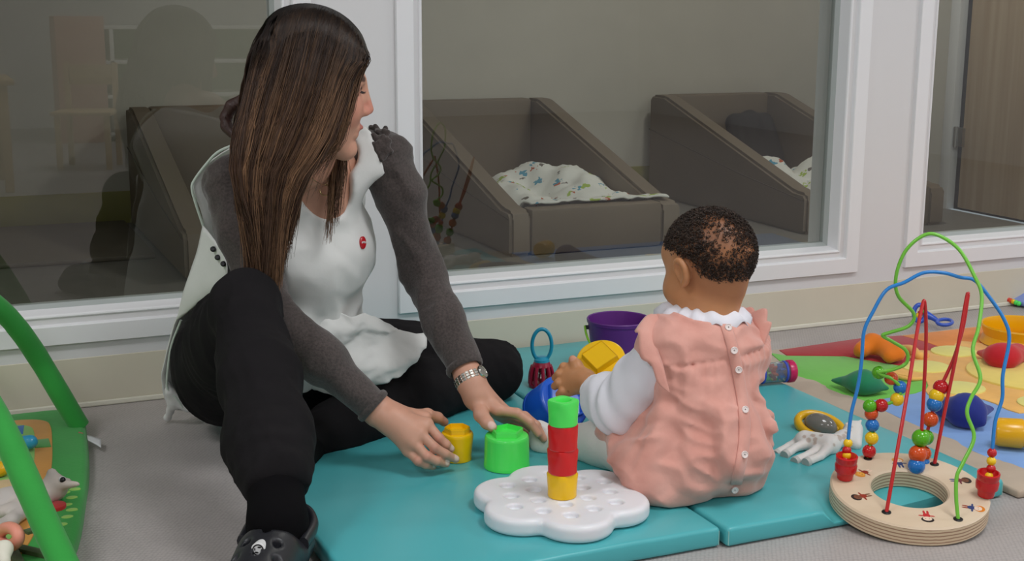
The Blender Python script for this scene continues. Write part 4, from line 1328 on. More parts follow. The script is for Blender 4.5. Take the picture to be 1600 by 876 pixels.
# sewn-in care label
V, F = sheet([[P(123, 682, 2.585), P(140, 689, 2.565), P(158, 699, 2.54)], [P(125, 677, 2.60), P(142, 681, 2.59), P(158, 686, 2.575)]], 4, 3)
o = pyobj('care_label', V, F, mat('white_label', (214, 214, 216), .6), GY); solid(o, .0012)
V, F = sheet([[P(121, 684, 2.565), P(128, 684, 2.56)], [P(123, 675, 2.58), P(130, 677, 2.578)]], 4, 3)
o = pyobj('brand_tab', V, F, fab('gym_tab_fabric', (200, 60, 30)), GY); solid(o, .003)
# toys lying on the gym pad
f = Field()
f.chain([P(-20, 800, 2.13), P(10, 786, 2.16), P(30, 780, 2.18), P(58, 780, 2.19), P(78, 766, 2.215)], [.022, .024, .022, .017, .018], k=.012)
f.ell(P(86, 761, 2.215), .022, k=.012).cone(P(84, 752, 2.215), P(81, 739, 2.225), .012, .009, k=.008).cone(P(95, 757, 2.205), P(121, 756, 2.195), .010, .0045, k=.006).cone(P(92, 752, 2.225), P(108, 750, 2.235), .008, .004, k=.006)
f.chain([P(34, 788, 2.15), P(14, 797, 2.12), P(0, 801, 2.11)], [.014, .010, .012], k=.01).chain([P(40, 794, 2.14), P(18, 813, 2.085), P(2, 821, 2.07)], [.014, .010, .012], k=.01)
t = athing('rubber_giraffe', 'grey-white rubber giraffe lying on the green activity gym pad', 'toy', P(40, 800, 2.17), 'pale rubber giraffes')
fobj('body', f.mesh(.003), mat('grey_rubber', (196, 188, 184), .5, col2=(206, 192, 180), vscale=22), t)
bm = bmesh.new(); bmesh.ops.create_uvsphere(bm, u_segments=14, v_segments=8, radius=.0052, matrix=T_(P(98, 749.5, 2.1995))); obj('eye', bm, M_black, t, smooth=True)
bm = bmesh.new(); bmesh.ops.create_uvsphere(bm, u_segments=14, v_segments=8, radius=.0064, matrix=T_(P(97.5, 749.5, 2.2025))); obj('eye_ring', bm, mat('white_print', (225, 225, 225), .4), t, smooth=True)
f = Field().chain([P(28, 692, 2.455), P(40, 691, 2.455), P(48, 690, 2.455)], [.010, .011, .013], k=.01)
tag(fobj('bean_toy', f.mesh(.0025), plast('sky_plastic', (54, 164, 208))), 'small sky blue plastic bean toy on the gym pad', 'toy')
pts = [P(14 + 15 * math.cos(a), 838 + 14 * math.sin(a), 1.985 - .02 * math.cos(a)) for a in [2 * math.pi * k / 28 for k in range(28)]]
tag(tubo('teething_ring', pts, .0095, mat('salmon_rubber', (232, 150, 128), .45), None, 12, closed=True), 'salmon pink teething ring at the lower left corner on the gym', 'toy')
f = Field().chain([P(-14, 734, 2.315), P(2, 732, 2.32), P(8, 731, 2.32)], [.014, .012, .008], k=.01)
tag(fobj('small_rattle', f.mesh(.003), M_dyel), 'yellow toy peeking out behind the near green arch', 'toy')
f = Field().chain([P(0, 862, 1.945), P(8, 856, 1.945)], [.016, .012], k=.01).cone(P(2, 860, 1.945), P(6, 876, 1.925), .012, .010, k=.01)
tag(fobj('plush_ear', f.mesh(.003), mat('cream_plush', (226, 222, 206), .9)), 'cream plush toy tip at the lower left edge of the gym', 'toy')
# ================================================================== PEOPLE
def frame_from(fx, up=(0, 0, 1)):
    fx = Vector(fx).normalized(); up = Vector(up)
    z = (up - fx * up.dot(fx)).normalized(); y = z.cross(fx)
    return Matrix((fx, y, z)).transposed()      # columns: forward, left, up
def fingers(f, chains, r0, r1, k=.004):
    for ch in chains:
        n = len(ch)
        rr = [r0 + (r1 - r0) * i / (n - 1) for i in range(n)]
        f.chain(ch, rr, k=k)

def head_field(O, Rm, s, baby=False):
    """head with cranium, brow, nose, lips, chin, cheeks, ears in a local frame (x forward, y left, z up)"""
    f = Field()
    L = lambda x, y, z: O + Rm @ (Vector((x, y, z)) * s)
    Rt = np.array(Rm.transposed())
    E_ = lambda c, r, k=.02, sub=False: f.ell(L(*c), np.array(r) * s, Rt, k * s, sub)
    if not baby:
        E_((-.012, 0, .030), (.096, .076, .094)); E_((.036, 0, -.030), (.056, .057, .080), .03)
        E_((.012, 0, -.070), (.058, .052, .040), .03)
        for y in (-1, 1):
            f.cone(L(.0, y * .048, -.058), L(.064, y * .010, -.108), .017 * s, .016 * s, .02 * s)
            E_((.060, y * .034, -.030), (.026, .024, .028), .02)
        E_((.073, 0, -.106), (.016, .017, .015), .016)
        f.cone(L(.074, -.030, .022), L(.074, .030, .022), .013 * s, .013 * s, .016 * s)
        f.cone(L(.086, 0, .018), L(.104, 0, -.030), .0075 * s, .0095 * s, .012 * s)
        for y in (-1, 1): E_((.095, y * .010, -.036), (.010, .008, .007), .008)
        f.cone(L(.083, -.017, -.066), L(.083, .017, -.066), .0062 * s, .0062 * s, .007 * s); E_((.090, 0, -.064), (.008, .014, .005), .006)
        f.cone(L(.081, -.014, -.078), L(.081, .014, -.078), .0072 * s, .0072 * s, .007 * s)
        f.cone(L(.094, -.018, -.0715), L(.094, .018, -.0715), .0020 * s, .0020 * s, .003 * s, sub=True)
        for y in (-1, 1):
            E_((.090, y * .031, .001), (.012, .015, .010), .010, True)
            E_((.070, y * .031, .0005), (.0135, .0145, .0125), .004)
            f.cone(L(-.008, y * .066, -.02), L(-.018, y * .072, .018), .008 * s, .009 * s, .006 * s)
    else:
        E_((-.020, 0, .034), (.104, .086, .094)); E_((.034, 0, -.030), (.060, .066, .066), .03)
        for y in (-1, 1):
            E_((.048, y * .040, -.044), (.036, .034, .034), .02)
            E_((.082, y * .030, .000), (.010, .013, .009), .012, True)
            E_((.066, y * .032, .000), (.0135, .0145, .0125), .004)
        E_((.070, 0, -.084), (.022, .024, .018), .02)
        E_((.066, 0, .040), (.028, .05, .03), .03)
        f.cone(L(.086, 0, .002), L(.100, 0, -.022), .006 * s, .0105 * s, .012 * s)
        f.cone(L(.088, -.012, -.050), L(.088, .012, -.050), .007 * s, .007 * s, .007 * s); f.cone(L(.085, -.010, -.062), L(.085, .010, -.062), .007 * s, .007 * s, .007 * s)
        for y in (-1, 1):   # ear: rim, lobe, bowl
            pts = [L(.012, y * .082, .000), L(.006, y * .090, .022), L(-.010, y * .096, .026), L(-.022, y * .097, .010), L(-.020, y * .094, -.012), L(-.006, y * .088, -.028)]
            f.chain([tuple(p) for p in catmull(pts, 3)], [.0062 * s] * 16, .004 * s)
            E_((-.006, y * .086, -.002), (.020, .006, .026), .006)
            E_((.004, y * .093, .0), (.008, .006, .012), .004, True)
    return f, L

M_skin = mat('fair_skin', (208, 156, 132), 0.48, sss=.12, attr='Col', var=.05, vscale=30, bump=.03, bscale=300)
M_skin2 = mat('brown_skin', (176, 118, 78), 0.45, sss=.12, attr='Col', var=.05, vscale=30, bump=.02, bscale=300)
# ------------------------------------------------------------------ the woman
WB = Vector((0.45, 2.42, 0))
W = athing('person', 'woman in a white apron and brown sweater sitting on the floor, reaching for cups', 'person', WB)
HIP_R, HIP_L = P(362, 572, 2.60), P(492, 560, 2.68)
KN_R, AN_R = P(384, 478, 2.24), P(434, 818, 1.985)
KN_L, AN_L = P(770, 580, 2.80), P(525, 672, 2.52)
PEL, WAI, CHE, NECK = P(428, 556, 2.64), P(448, 462, 2.62), P(468, 345, 2.52), P(496, 252, 2.43)
SH_R, EL_R, WR_R = P(358, 286, 2.40), P(424, 492, 2.36), P(592, 642, 2.36)
SH_L, EL_L, WR_L = P(604, 238, 2.49), P(660, 425, 2.54), P(736, 596, 2.44)
HO = P(489, 135, 2.28)
fh = Vector((C_FW.x, C_FW.y, 0)).normalized()
hf = C_RT * math.cos(R_(14)) + fh * math.sin(R_(14))
hf = hf * math.cos(R_(7)) - Vector((0, 0, 1)) * math.sin(R_(7))
HR = frame_from(hf, Vector((0, 0, 1)) + C_RT * .03)
HS = .97
across = (SH_L - SH_R).normalized()
tup = (NECK - PEL).normalized()
tfr = across.cross(tup).normalized()             # out of the back
if tfr.dot(C_FW) < 0: tfr = -tfr
FR = -tfr                                        # chest direction
TR = np.array(Matrix((across, tfr, tup)))        # torso frame as rows

def woman_torso(f, g):
    """g: how much thicker than the body"""
    f.ell(PEL, (.165 + g, .120 + g, .110 + g), TR, .05)
    f.ell((PEL + WAI) / 2 - tfr * .005, (.140 + g, .108 + g, .13 + g), TR, .05)
    f.ell(WAI, (.128 + g, .098 + g, .12 + g), TR, .05)
    f.ell(CHE - tup * .02, (.140 + g, .100 + g, .14 + g), TR, .05)
    f.ell(CHE + FR * .055 - tup * .02, (.115 + g, .065 + g, .075 + g), TR, .05)
    f.chain([SH_R + across * .03, NECK - tup * .045, SH_L - across * .03], [.050 + g, .058 + g, .050 + g], .05)
# --- body
f, HL = head_field(HO, HR, HS)
f.chain([HL(-.030, 0, -.050), (HL(-.035, 0, -.12) + NECK) / 2, NECK + tfr * .01, NECK - tup * .09], [.056, .052, .056, .075], .03)
f.chain([SH_R + across * .05 - tup * .01, NECK - tup * .05, SH_L - across * .05 - tup * .01], [.03, .05, .03], .04)
f.ell(NECK + FR * .012 - tup * .085, (.075, .052, .07), TR, .04)
f.cut(NECK - tup * .16, -tup)
VF_head = f.mesh(.0026, smooth=1)
f = Field(); woman_torso(f, -.022)
f.chain([SH_R, EL_R, EL_R + (WR_R - EL_R) * .6], [.036, .030, .026], .03); f.chain([SH_L, EL_L, EL_L + (WR_L - EL_L) * .6], [.036, .030, .026], .03)
f.chain([HIP_R, KN_R, AN_R], [.085, .045, .034], .03); f.chain([HIP_L, KN_L, AN_L], [.075, .045, .034], .03)
VF_body = onground(f.mesh(.009))
# right hand closing on the yellow cup
def PW(px, py, d): return P(px, py, d)
f = Field()
wr = WR_R
f.chain([EL_R + (WR_R - EL_R) * .55, WR_R, P(618, 655, 2.355)], [.031, .0255, .024], .02, flat=((C_FW - C_UP * .3).normalized(), .86))
mcp = [P(667, 662, 2.352), P(656, 676, 2.335), P(646, 691, 2.330), P(638, 704, 2.338)]
for m_, r_ in zip(mcp, (.0125, .0130, .0125, .0115)):
    f.cone(P(612, 656, 2.355), m_, .020, r_, .016)
f.cone(P(616, 648, 2.37), P(664, 652, 2.385), .020, .012, .014)
fr = [[mcp[0], P(686, 684, 2.346), P(697, 694, 2.350), P(704.5, 701, 2.360)],
      [mcp[1], P(679, 699, 2.326), P(696, 709, 2.334), P(712, 717, 2.352)],
      [mcp[2], P(667, 713, 2.318), P(682, 720, 2.326), P(697, 724, 2.346)],
      [mcp[3], P(654, 720, 2.322), P(665, 725, 2.328), P(676, 728, 2.345)],
      [P(640, 648, 2.385), P(668, 647, 2.405), P(684, 652, 2.425), P(694, 659, 2.445)]]
fingers(f, fr[:4], .0096, .0072, .0035); fingers(f, [fr[4]], .0115, .0085, .006)
VF_hr = f.mesh(.0019, smooth=1)
tipsR = [c[-1] for c in fr[:4]]; dirR = [(c[-1] - c[-2]).normalized() for c in fr[:4]]
knR = mcp + [c[1] for c in fr[:4]]
# left hand resting on the green cup
f = Field()
f.chain([EL_L + (WR_L - EL_L) * .55, WR_L, P(744, 616, 2.43)], [.031, .0245, .024], .02)
mcpL = [P(778, 640, 2.415), P(788, 643, 2.450), P(792, 648, 2.478), P(793, 655, 2.50)]
for m_, r_ in zip(mcpL, (.0125, .0130, .0125, .0115)):
    f.cone(P(748, 620, 2.44), m_, .020, r_, .016)
fl = [[mcpL[0], P(808, 645, 2.408), P(828, 659, 2.408), P(841, 677, 2.412)],
      [mcpL[1], P(820, 650, 2.452), P(838, 664, 2.448), P(849, 685, 2.446)],
      [mcpL[2], P(818, 658, 2.482), P(834, 672, 2.480), P(843, 690, 2.476)],
      [mcpL[3], P(812, 668, 2.505), P(824, 681, 2.50), P(831, 695, 2.495)],
      [P(748, 630, 2.425), P(752, 648, 2.40), P(761, 660, 2.385), P(769, 667, 2.376)]]
fingers(f, fl[:4], .0098, .0074, .0035); fingers(f, [fl[4]], .0150, .0090, .008)
VF_hl = f.mesh(.0019, smooth=1)
tipsL = [c[-1] for c in fl]
spots = [(HL(.097, 0, -.070), .020 * HS, (176, 96, 88), .8), (HL(.103, 0, -.030), .016, (204, 126, 108), .6), (HL(.07, .04, -.03), .03, (206, 136, 116), .5), (HL(.07, -.04, -.03), .03, (206, 136, 116), .5)]
spots += [(HL(.083, y * (.020 + .006 * k), .022 + .001 * k), .0055, (74, 50, 40), .9) for y in (-1, 1) for k in range(5)]
spots += [(HL(.0826, y * .031, -.002), .0045, (220, 212, 206), .8) for y in (-1, 1)] + [(HL(.0845, y * .031, -.002), .0034, (50, 34, 26), 1.0) for y in (-1, 1)]
spots += [(HL(.083, y * (.020 + .0055 * k), .008 - .0012 * abs(k - 2)), .0035, (36, 26, 24), .9) for y in (-1, 1) for k in range(5)]
spots += [(k_, .009, (196, 128, 112), .5) for k_ in knR]
spots += [(t_ + (-C_FW * .6 + C_UP * .5).normalized() * .0065, .0062, (236, 206, 196), .9) for t_ in tipsR]
spots += [(fl[4][-1] + (-C_FW * .7 + C_UP * .5).normalized() * .008, .007, (232, 198, 188), .9)]
fobj('body', joinVF(VF_head, VF_body, VF_hr, VF_hl), M_skin, W, skinfn((206, 154, 130), spots))

# --- trousers
M_trous = mat('black_jersey', (24, 22, 24), .9, var=.12, vscale=16, bump=.15, bscale=140, spec=.2)
f = Field()
f.ell(PEL, (.168, .118, .105), TR, .05)
f.chain([HIP_R, (HIP_R + KN_R) / 2, KN_R], [.118, .086, .057], .04)
kr = KN_R; ar = AN_R
f.chain([KN_R, P(404, 580, 2.17), P(420, 690, 2.09), P(429, 738, 2.055), P(431, 770, 2.035)], [.055, .063, .067, .058, .044], .03)
f.chain([HIP_L, (HIP_L + KN_L) / 2, KN_L], [.100, .084, .062], .04)
f.chain([KN_L, KN_L + (AN_L - KN_L) * .5 + Vector((0, 0, .006)), AN_L], [.060, .064, .056], .03)
f.chain([AN_L, P(480, 690, 2.45)], [.056, .04], .02)
f.cut(P(430, 774, 2.03), (AN_R - KN_R), .012)
def dtr(x, y, z):
    # folds running round the shin and pulled from the knee
    ax = np.array((AN_R - KN_R).normalized()); o = np.array(KN_R)
    t = (x - o[0]) * ax[0] + (y - o[1]) * ax[1] + (z - o[2]) * ax[2]
    w_ = np.exp(-((t - .31) / .06) ** 2)
    return -.007 * ridge(x, y, z * .55, 30, 1, .03) - .003 * ridge(x, y, z, 60, 2, .02) + .0025 * w_ * np.sin(t * 210 + 6 * nz3(x, y, z, 30, 4)) * (.5 + nz3(x, y, z, 25, 9))
fobj('trousers', onground(f.mesh(.0052, dtr)), M_trous, W)
# floor contact is kept: nothing dips under the floor
f = Field()
fd = (-fh * .985 - C_RT * .09).normalized(); fd.z = 0; fd.normalize(); fsd = Vector((0, 0, 1)).cross(fd)
G0 = Vector((AN_R.x, AN_R.y, 0))
f.chain([P(428, 735, 2.055), AN_R, G0 + Vector((0, 0, .06)) - fd * .01], [.046, .043, .040], .02).chain([G0 + Vector((0, 0, .045)) - fd * .035, G0 + fd * .12 + Vector((0, 0, .04))], [.034, .034], .02)
fobj('sock', f.mesh(.005), mat('black_sock', (13, 12, 14), .95, bump=.1, bscale=200, spec=.1), W)
f = Field().chain([AN_L, AN_L + (AN_L - KN_L).normalized() * .06 + Vector((0, 0, -.01)), P(470, 715, 2.36)], [.042, .036, .026], .02)
fobj('sock', onground(f.mesh(.006)), mat('black_sock', (20, 19, 21), .95), W)
# clog
M_clog = mat('black_foam_rubber', (34, 35, 40), .38, bump=.04, bscale=60)
f = Field()
f.chain([G0 - fd * .055 + Vector((0, 0, .024)), G0 + fd * .05 + Vector((0, 0, .024)), G0 + fd * .155 + Vector((0, 0, .024))], [.040, .043, .050], .02, flat=((0, 0, 1), .52))
f.chain([G0 + fd * .055 + Vector((0, 0, .052)), G0 + fd * .150 + Vector((0, 0, .038))], [.050, .046], .03)
f.chain([G0 + fd * .025 + fsd * .040 + Vector((0, 0, .05)), G0 - fd * .03 + fsd * .038 + Vector((0, 0, .042))], [.014, .012], .02)
f.chain([G0 + fd * .025 - fsd * .040 + Vector((0, 0, .05)), G0 - fd * .03 - fsd * .038 + Vector((0, 0, .042))], [.014, .012], .02)
f.ell(G0 - fd * .02 + Vector((0, 0, .10)), (.075, .042, .070), np.array(Matrix((fd, fsd, Vector((0, 0, 1))))), .010, True)
for a_, b_ in ((.085, -.022), (.085, .022), (.115, 0), (.118, -.03), (.118, .03), (.06, .0)):
    f.ell(G0 + fd * a_ + fsd * b_ + Vector((0, 0, .094 - .16 * max(0, a_ - .06) - .35 * abs(b_) * .6)), (.009, .006, .014), np.array(Matrix((fd, fsd, Vector((0, 0, 1))))), .003, True)
f.cut((0, 0, .0008), (0, 0, -1))
clog = fobj('clog', f.mesh(.0032), M_clog, W)
pts = [G0 + fd * .03 + fsd * .047 + Vector((0, 0, .066)), G0 - fd * .03 + fsd * .047 + Vector((0, 0, .072)), G0 - fd * .068 + fsd * .028 + Vector((0, 0, .078)), G0 - fd * .08 + Vector((0, 0, .080)),
       G0 - fd * .068 - fsd * .028 + Vector((0, 0, .078)), G0 - fd * .03 - fsd * .047 + Vector((0, 0, .072)), G0 + fd * .03 - fsd * .047 + Vector((0, 0, .066))]
tubo('heel_strap', catmull(pts, 6), .0085, M_clog, clog, 10, flat=(Vector((0, 0, 1)), 1.35))
# --- sweater
def knit_mat(name, c1, c2):
    m = mat(name, c1, .95, col2=c2, vscale=230, bump=.25, bscale=420, sheen=.3)
    return m
M_sweat = knit_mat('brown_melange_knit', (58, 51, 49), (82, 73, 70))
f = Field(); woman_torso(f, -.008)
f.chain([SH_R - tup * .005, SH_R + (EL_R - SH_R) * .35, EL_R], [.050, .047, .040], .03)
f.chain([EL_R, EL_R + (WR_R - EL_R) * .45, WR_R - (WR_R - EL_R) * .06], [.041, .041, .033], .02)
f.chain([SH_L - tup * .004, SH_L + (EL_L - SH_L) * .35, EL_L], [.050, .045, .040], .03)
f.chain([EL_L, EL_L + (WR_L - EL_L) * .45, WR_L - (WR_L - EL_L) * .10], [.040, .040, .034], .02)
f.ell(NECK + FR * .058 - tup * .01, (.085, .078, .095), TR, .01, True)
f.cut(WR_R - (WR_R - EL_R) * .055, (WR_R - EL_R)); f.post.pop()
def dsw(x, y, z):
    r_ = .0012 * nz3(x, y, z, 60, 6)
    for a, b, tc in ((SH_L, WR_L, None), (SH_R, EL_R, None)):
        pass
    for E, A, B, s_ in ((EL_L, SH_L, WR_L, .11), (EL_R, SH_R, WR_R, .07)):
        ax = np.array((B - A).normalized()); o = np.array(E)
        t = (x - o[0]) * ax[0] + (y - o[1]) * ax[1] + (z - o[2]) * ax[2]
        dd = np.sqrt((x - o[0]) ** 2 + (y - o[1]) ** 2 + (z - o[2]) ** 2)
        w_ = np.exp(-(dd / s_) ** 2)
        r_ = r_ + .0028 * w_ * np.sin(t * 200 + 5.0 * nz3(x, y, z, 26, 8)) * (.6 + 1.2 * nz3(x, y, z, 30, 14)) - .003 * ridge(x, y, z, 34, 15, .02)
    for Sx in (SH_L, SH_R):
        dd = np.sqrt((x - Sx[0]) ** 2 + (y - Sx[1]) ** 2 + (z - Sx[2]) ** 2)
        r_ = r_ - .006 * np.exp(-(dd / .08) ** 2) * ridge(x, y, z, 45, 9, .02)
    return r_
# open cuffs: the sleeve ends are cut square across the wrist
cR = WR_R - (WR_R - EL_R).normalized() * .012; nR = (WR_R - EL_R).normalized()
cL = WR_L - (WR_L - EL_L).normalized() * .030; nL = (WR_L - EL_L).normalized()
D, lo, hh_ = f.grid(.0042, dsw)
gx = [lo[i] + np.arange(D.shape[i]) * hh_ for i in range(3)]
X, Y, Z = gx[0][:, None, None], gx[1][None, :, None], gx[2][None, None, :]
for c_, n_ in ((cR, nR), (cL, nL)):
    dpl = (X - c_[0]) * n_[0] + (Y - c_[1]) * n_[1] + (Z - c_[2]) * n_[2]
    near = (X - c_[0]) ** 2 + (Y - c_[1]) ** 2 + (Z - c_[2]) ** 2 < .11 ** 2
    D = np.where(near, np.maximum(D, dpl), D)
sw = fobj('sweater', surfnet(D, lo, hh_, 2), M_sweat, W)
for c_, n_, r_ in ((cR, nR, .0315), (cL, nL, .0325)):
    u = n_.orthogonal().normalized(); v = n_.cross(u)
    tubo('cuff', [c_ - n_ * .003 + (u * math.cos(a) + v * math.sin(a)) * r_ for a in [2 * math.pi * k / 28 for k in range(28)]], .0042, M_sweat, sw, 8, closed=True, flat=(n_, 1.7))

# --- apron
def cloth_mat(name, c, b=.25):
    return mat(name, c, .85, var=.02, vscale=9, bump=b, bscale=26, sheen=.1)
M_apron = cloth_mat('white_cotton', (228, 229, 226))
M_pipe = mat('pale_green_piping', (206, 218, 208), .8)
f = Field()
g = .006
f.ell((PEL + WAI) / 2 + FR * .012, (.150, .118, .15), TR, .05)
f.ell(WAI + FR * .01, (.140, .110, .13), TR, .05)
f.ell(CHE - tup * .02, (.143 + g, .102 + g, .14 + g), TR, .05)
f.ell(CHE + FR * .055 - tup * .02, (.120 + g, .068 + g, .08 + g), TR, .05)
f.chain([SH_R + across * .035, NECK - tup * .045, SH_L - across * .035], [.050 + g, .058 + g, .050 + g], .05)
f.chain([CHE + FR * .070 - tup * .055, WAI + FR * .060 + tup * .01, PEL + FR * .075 + tup * .07], [.085, .085, .09], .06)
# neck opening, arm holes
f.ell(NECK + FR * .060 - across * .004 - tup * .006, (.056, .085, .074), TR, .008, True)
f.ell(NECK + tup * .035, (.066, .070, .06), TR, .008, True)
f.chain([SH_R - across * .012 + tup * .06, SH_R - across * .004 - tup * .06, EL_R - across * .004], [.056, .060, .055], .008, sub=True)
f.chain([SH_L + across * .014 + tup * .06, SH_L + across * .014 - tup * .06, EL_L + across * .022], [.056, .058, .055], .008, sub=True)
f.cut(PEL + tup * .02, -tup, .01)
def dap(x, y, z):
    t = (x - CHE[0]) * across[0] + (y - CHE[1]) * across[1] + (z - CHE[2]) * across[2]
    v = (x - CHE[0]) * tup[0] + (y - CHE[1]) * tup[1] + (z - CHE[2]) * tup[2]
    lowr = np.clip(-(v + .02) / .12, 0, 1)
    return -.012 * lowr * ridge(x, y, z, 24, 3, .04) - .004 * ridge(x, y, z, 30, 5, .02) + .002 * nz3(x, y, z, 60, 6)
ap = fobj('apron', f.mesh(.0046, dap), M_apron, W)
def wrk(a, s, seed):
    return lambda v: (FR * (a * fbm((v.x * s + seed, v.y * s, v.z * s)) ))
V, F = sheet([[P(432, 462, 2.515), P(480, 478, 2.485), P(530, 488, 2.505), P(575, 492, 2.545), P(600, 500, 2.585)],
              [P(440, 512, 2.50), P(490, 520, 2.485), P(545, 515, 2.51), P(592, 512, 2.56), P(625, 516, 2.63)],
              [P(455, 556, 2.50), P(505, 562, 2.49), P(560, 538, 2.535), P(610, 524, 2.585), P(664, 522, 2.66)],
              [P(470, 590, 2.51), P(520, 592, 2.50), P(570, 580, 2.525), P(615, 566, 2.555), P(662, 548, 2.62)],
              [P(490, 606, 2.53), P(535, 614, 2.52), P(580, 606, 2.54), P(612, 596, 2.55), P(638, 574, 2.585)]], 9, 9,
             lambda v: FR * (.016 * (abs(fbm((v.x * 12 + 5, v.y * 12, v.z * 12))) - .2) + .007 * fbm((v.x * 30, v.y * 30, v.z * 30))))
o = pyobj('skirt', V, F, M_apron, ap); solid(o, .0022)
# rear panel, hanging behind the back and trailing onto the floor
V, F = sheet([[P(372, 222, 2.46), P(415, 222, 2.53), P(475, 236, 2.59), P(540, 250, 2.61)],
              [P(322, 258, 2.475), P(380, 262, 2.60), P(470, 262, 2.66), P(560, 262, 2.64)],
              [P(301, 292, 2.49), P(360, 310, 2.62), P(460, 310, 2.69), P(570, 310, 2.66)],
              [P(321, 362, 2.53), P(380, 372, 2.66), P(460, 372, 2.73), P(560, 372, 2.70)],
              [P(300, 426, 2.56), P(345, 440, 2.68), P(450, 440, 2.77), P(550, 440, 2.75)],
              [P(276, 494, 2.60), P(318, 500, 2.70), P(430, 505, 2.79), P(550, 505, 2.79)],
              [P(258, 566, 2.64), P(300, 575, 2.73), P(400, 580, 2.80), P(540, 570, 2.82)],
              [P(256, 604, 2.67), P(300, 612, 2.745), P(400, 610, 2.82), P(540, 600, 2.86)],
              [P(266, 640, 2.695), P(306, 640, 2.75), P(400, 625, 2.83), P(540, 610, 2.87)]], 7, 6,
             lambda v: C_RT * (.007 * fbm((v.x * 9 + 2, v.y * 9, v.z * 9))) - C_FW * (.006 * fbm((v.x * 12, v.y * 12 + 4, v.z * 12))))
V = [Vector((v.x, min(v.y, WY - .014), max(v.z, .006))) for v in V]
o = pyobj('rear_panel', V, F, M_apron, ap); solid(o, .0024)
# side tab with snaps, in front of the hip
V, F = sheet([[P(318, 352, 2.50), P(334, 372, 2.44), P(350, 392, 2.40)], [P(306, 400, 2.52), P(330, 415, 2.46), P(356, 425, 2.41)],
              [P(288, 452, 2.545), P(312, 455, 2.50), P(345, 450, 2.45)], [P(276, 500, 2.58), P(290, 490, 2.56), P(312, 470, 2.52)]], 7, 6,
             lambda v: -C_FW * (.006 * fbm((v.x * 14, v.y * 14, v.z * 14))))
o = pyobj('side_tab', V, F, M_apron, ap); solid(o, .002)
# corner of the rear panel crumpled on the floor
f = Field().chain([P(262, 600, 2.66), P(270, 632, 2.70), P(262, 652, 2.735)], [.006, .009, .008], .012).chain([P(272, 628, 2.69), P(296, 640, 2.70)], [.008, .006], .012).chain([P(266, 612, 2.67), P(292, 634, 2.70)], [.007, .007], .012)
fobj('hem_corner', f.mesh(.003, lambda x, y, z: .002 * nz3(x, y, z, 120, 2)), M_apron, ap)
tubo('piping', catmull([P(366, 226, 2.445), P(340, 238, 2.455), P(321, 258, 2.47), P(304, 281, 2.483), P(300, 294, 2.487), P(306, 318, 2.50), P(320, 360, 2.525)], 6), .0028, M_pipe, ap, 8)
tubo('piping', catmull([P(283, 500, 2.585), P(268, 540, 2.615), P(262, 580, 2.64), P(262, 606, 2.66), P(276, 622, 2.675), P(286, 636, 2.69)], 6), .0026, M_pipe, ap, 8)
for x_, y_, d_ in ((333, 389, 2.425), (340, 402, 2.42), (349, 412, 2.405)):
    lath('snap', [(0, .004), (.003, .004), (.0052, .002), (.0055, -.004), (0, -.004)], mat('dark_metal', (70, 70, 72), .3, metal=.9), ap, 16, T_(P(x_, y_, d_)) @ look_rot(-C_FW))
# round red badge with white script
bq = P(566, 378, 2.44)
# find the cloth surface under a pixel so that pins sit on it
def surf_at(o, px, py):
    bpy.context.view_layer.update()
    dg = bpy.context.evaluated_depsgraph_get()
    mwi = o.matrix_world.inverted()
    d_ = rayd(px, py)
    ok, loc, nrm, idx = o.ray_cast(mwi @ Vector((0, 0, CAM_H)), (mwi.to_3x3() @ d_).normalized(), depsgraph=dg)
    return (o.matrix_world @ loc, (o.matrix_world.to_3x3() @ nrm).normalized()) if ok else (None, None)
# gathered rosette on the left shoulder
rs = random.Random(3)
fz = Field()
for k in range(34):
    px, py = 593 + rs.uniform(-7, 11), 196 + 1.35 * k
    q, nn = surf_at(sw, px, py)
    if q is None: continue
    q2 = q + (C_RT * rs.uniform(-1, 1) + C_UP * rs.uniform(-1, 1)).normalized() * .011
    fz.cone(q - nn * .001, q2 - nn * .0015, .0062, .0054, .0012)
fobj('rosette', fz.mesh(.0022), M_sweat, sw)
q, nn = surf_at(ap, 566, 379)
if q is None: q, nn = P(566, 378, 2.44), -C_FW
BM = T_(q) @ look_rot(nn, C_RT)
lath('badge', [(0, .004), (.0085, .004), (.0105, .0025), (.0105, -.003), (0, -.003)], mat('red_enamel', (186, 24, 36), .3), ap, 28, BM @ Matrix.Diagonal((.85, 1.15, 1, 1)))
tubo('badge_script', [BM @ Vector((x_, y_, .0046)) for x_, y_ in ((-.006, -.002), (-.004, .002), (-.003, -.001), (-.001, .002), (0, -.001), (.002, .0025), (.003, -.001), (.006, .002))], .0008, mat('white_print', (225, 225, 225), .4), ap, 6)

# --- button rivet of the clog
rvq, rn = surf_at(clog, 404, 858)
if rvq is None: rvq, rn = P(404, 858, 1.95), -fsd
RVM = T_(rvq + rn * .001) @ look_rot((rn - C_FW * .4).normalized(), (0, 0, 1))
o = lath('rivet', [(0, -.03), (.0105, -.03), (.0105, .001), (.0095, .002), (0, .002)], mat('white_print', (225, 225, 225), .4), clog, 28, RVM)
o = lath('rivet_ring', [(.0066, .0018), (.0084, .0018), (.0084, .0025), (.0066, .0025)], M_black, clog, 28, RVM, close=True)
bm = bmesh.new()
for x_, y_, rx, ry in ((-.0035, .002, .0012, .003), (.004, -.002, .0012, .0028), (0, -.005, .002, .0008), (.001, .0045, .0022, .0009)):
    vs = [bm.verts.new(RVM @ Vector((x_ + rx * math.cos(a), y_ + ry * math.sin(a), .0026))) for a in [2 * math.pi * k / 12 for k in range(12)]]
    bm.faces.new(vs)
obj('rivet_emblem', bm, M_black, clog)


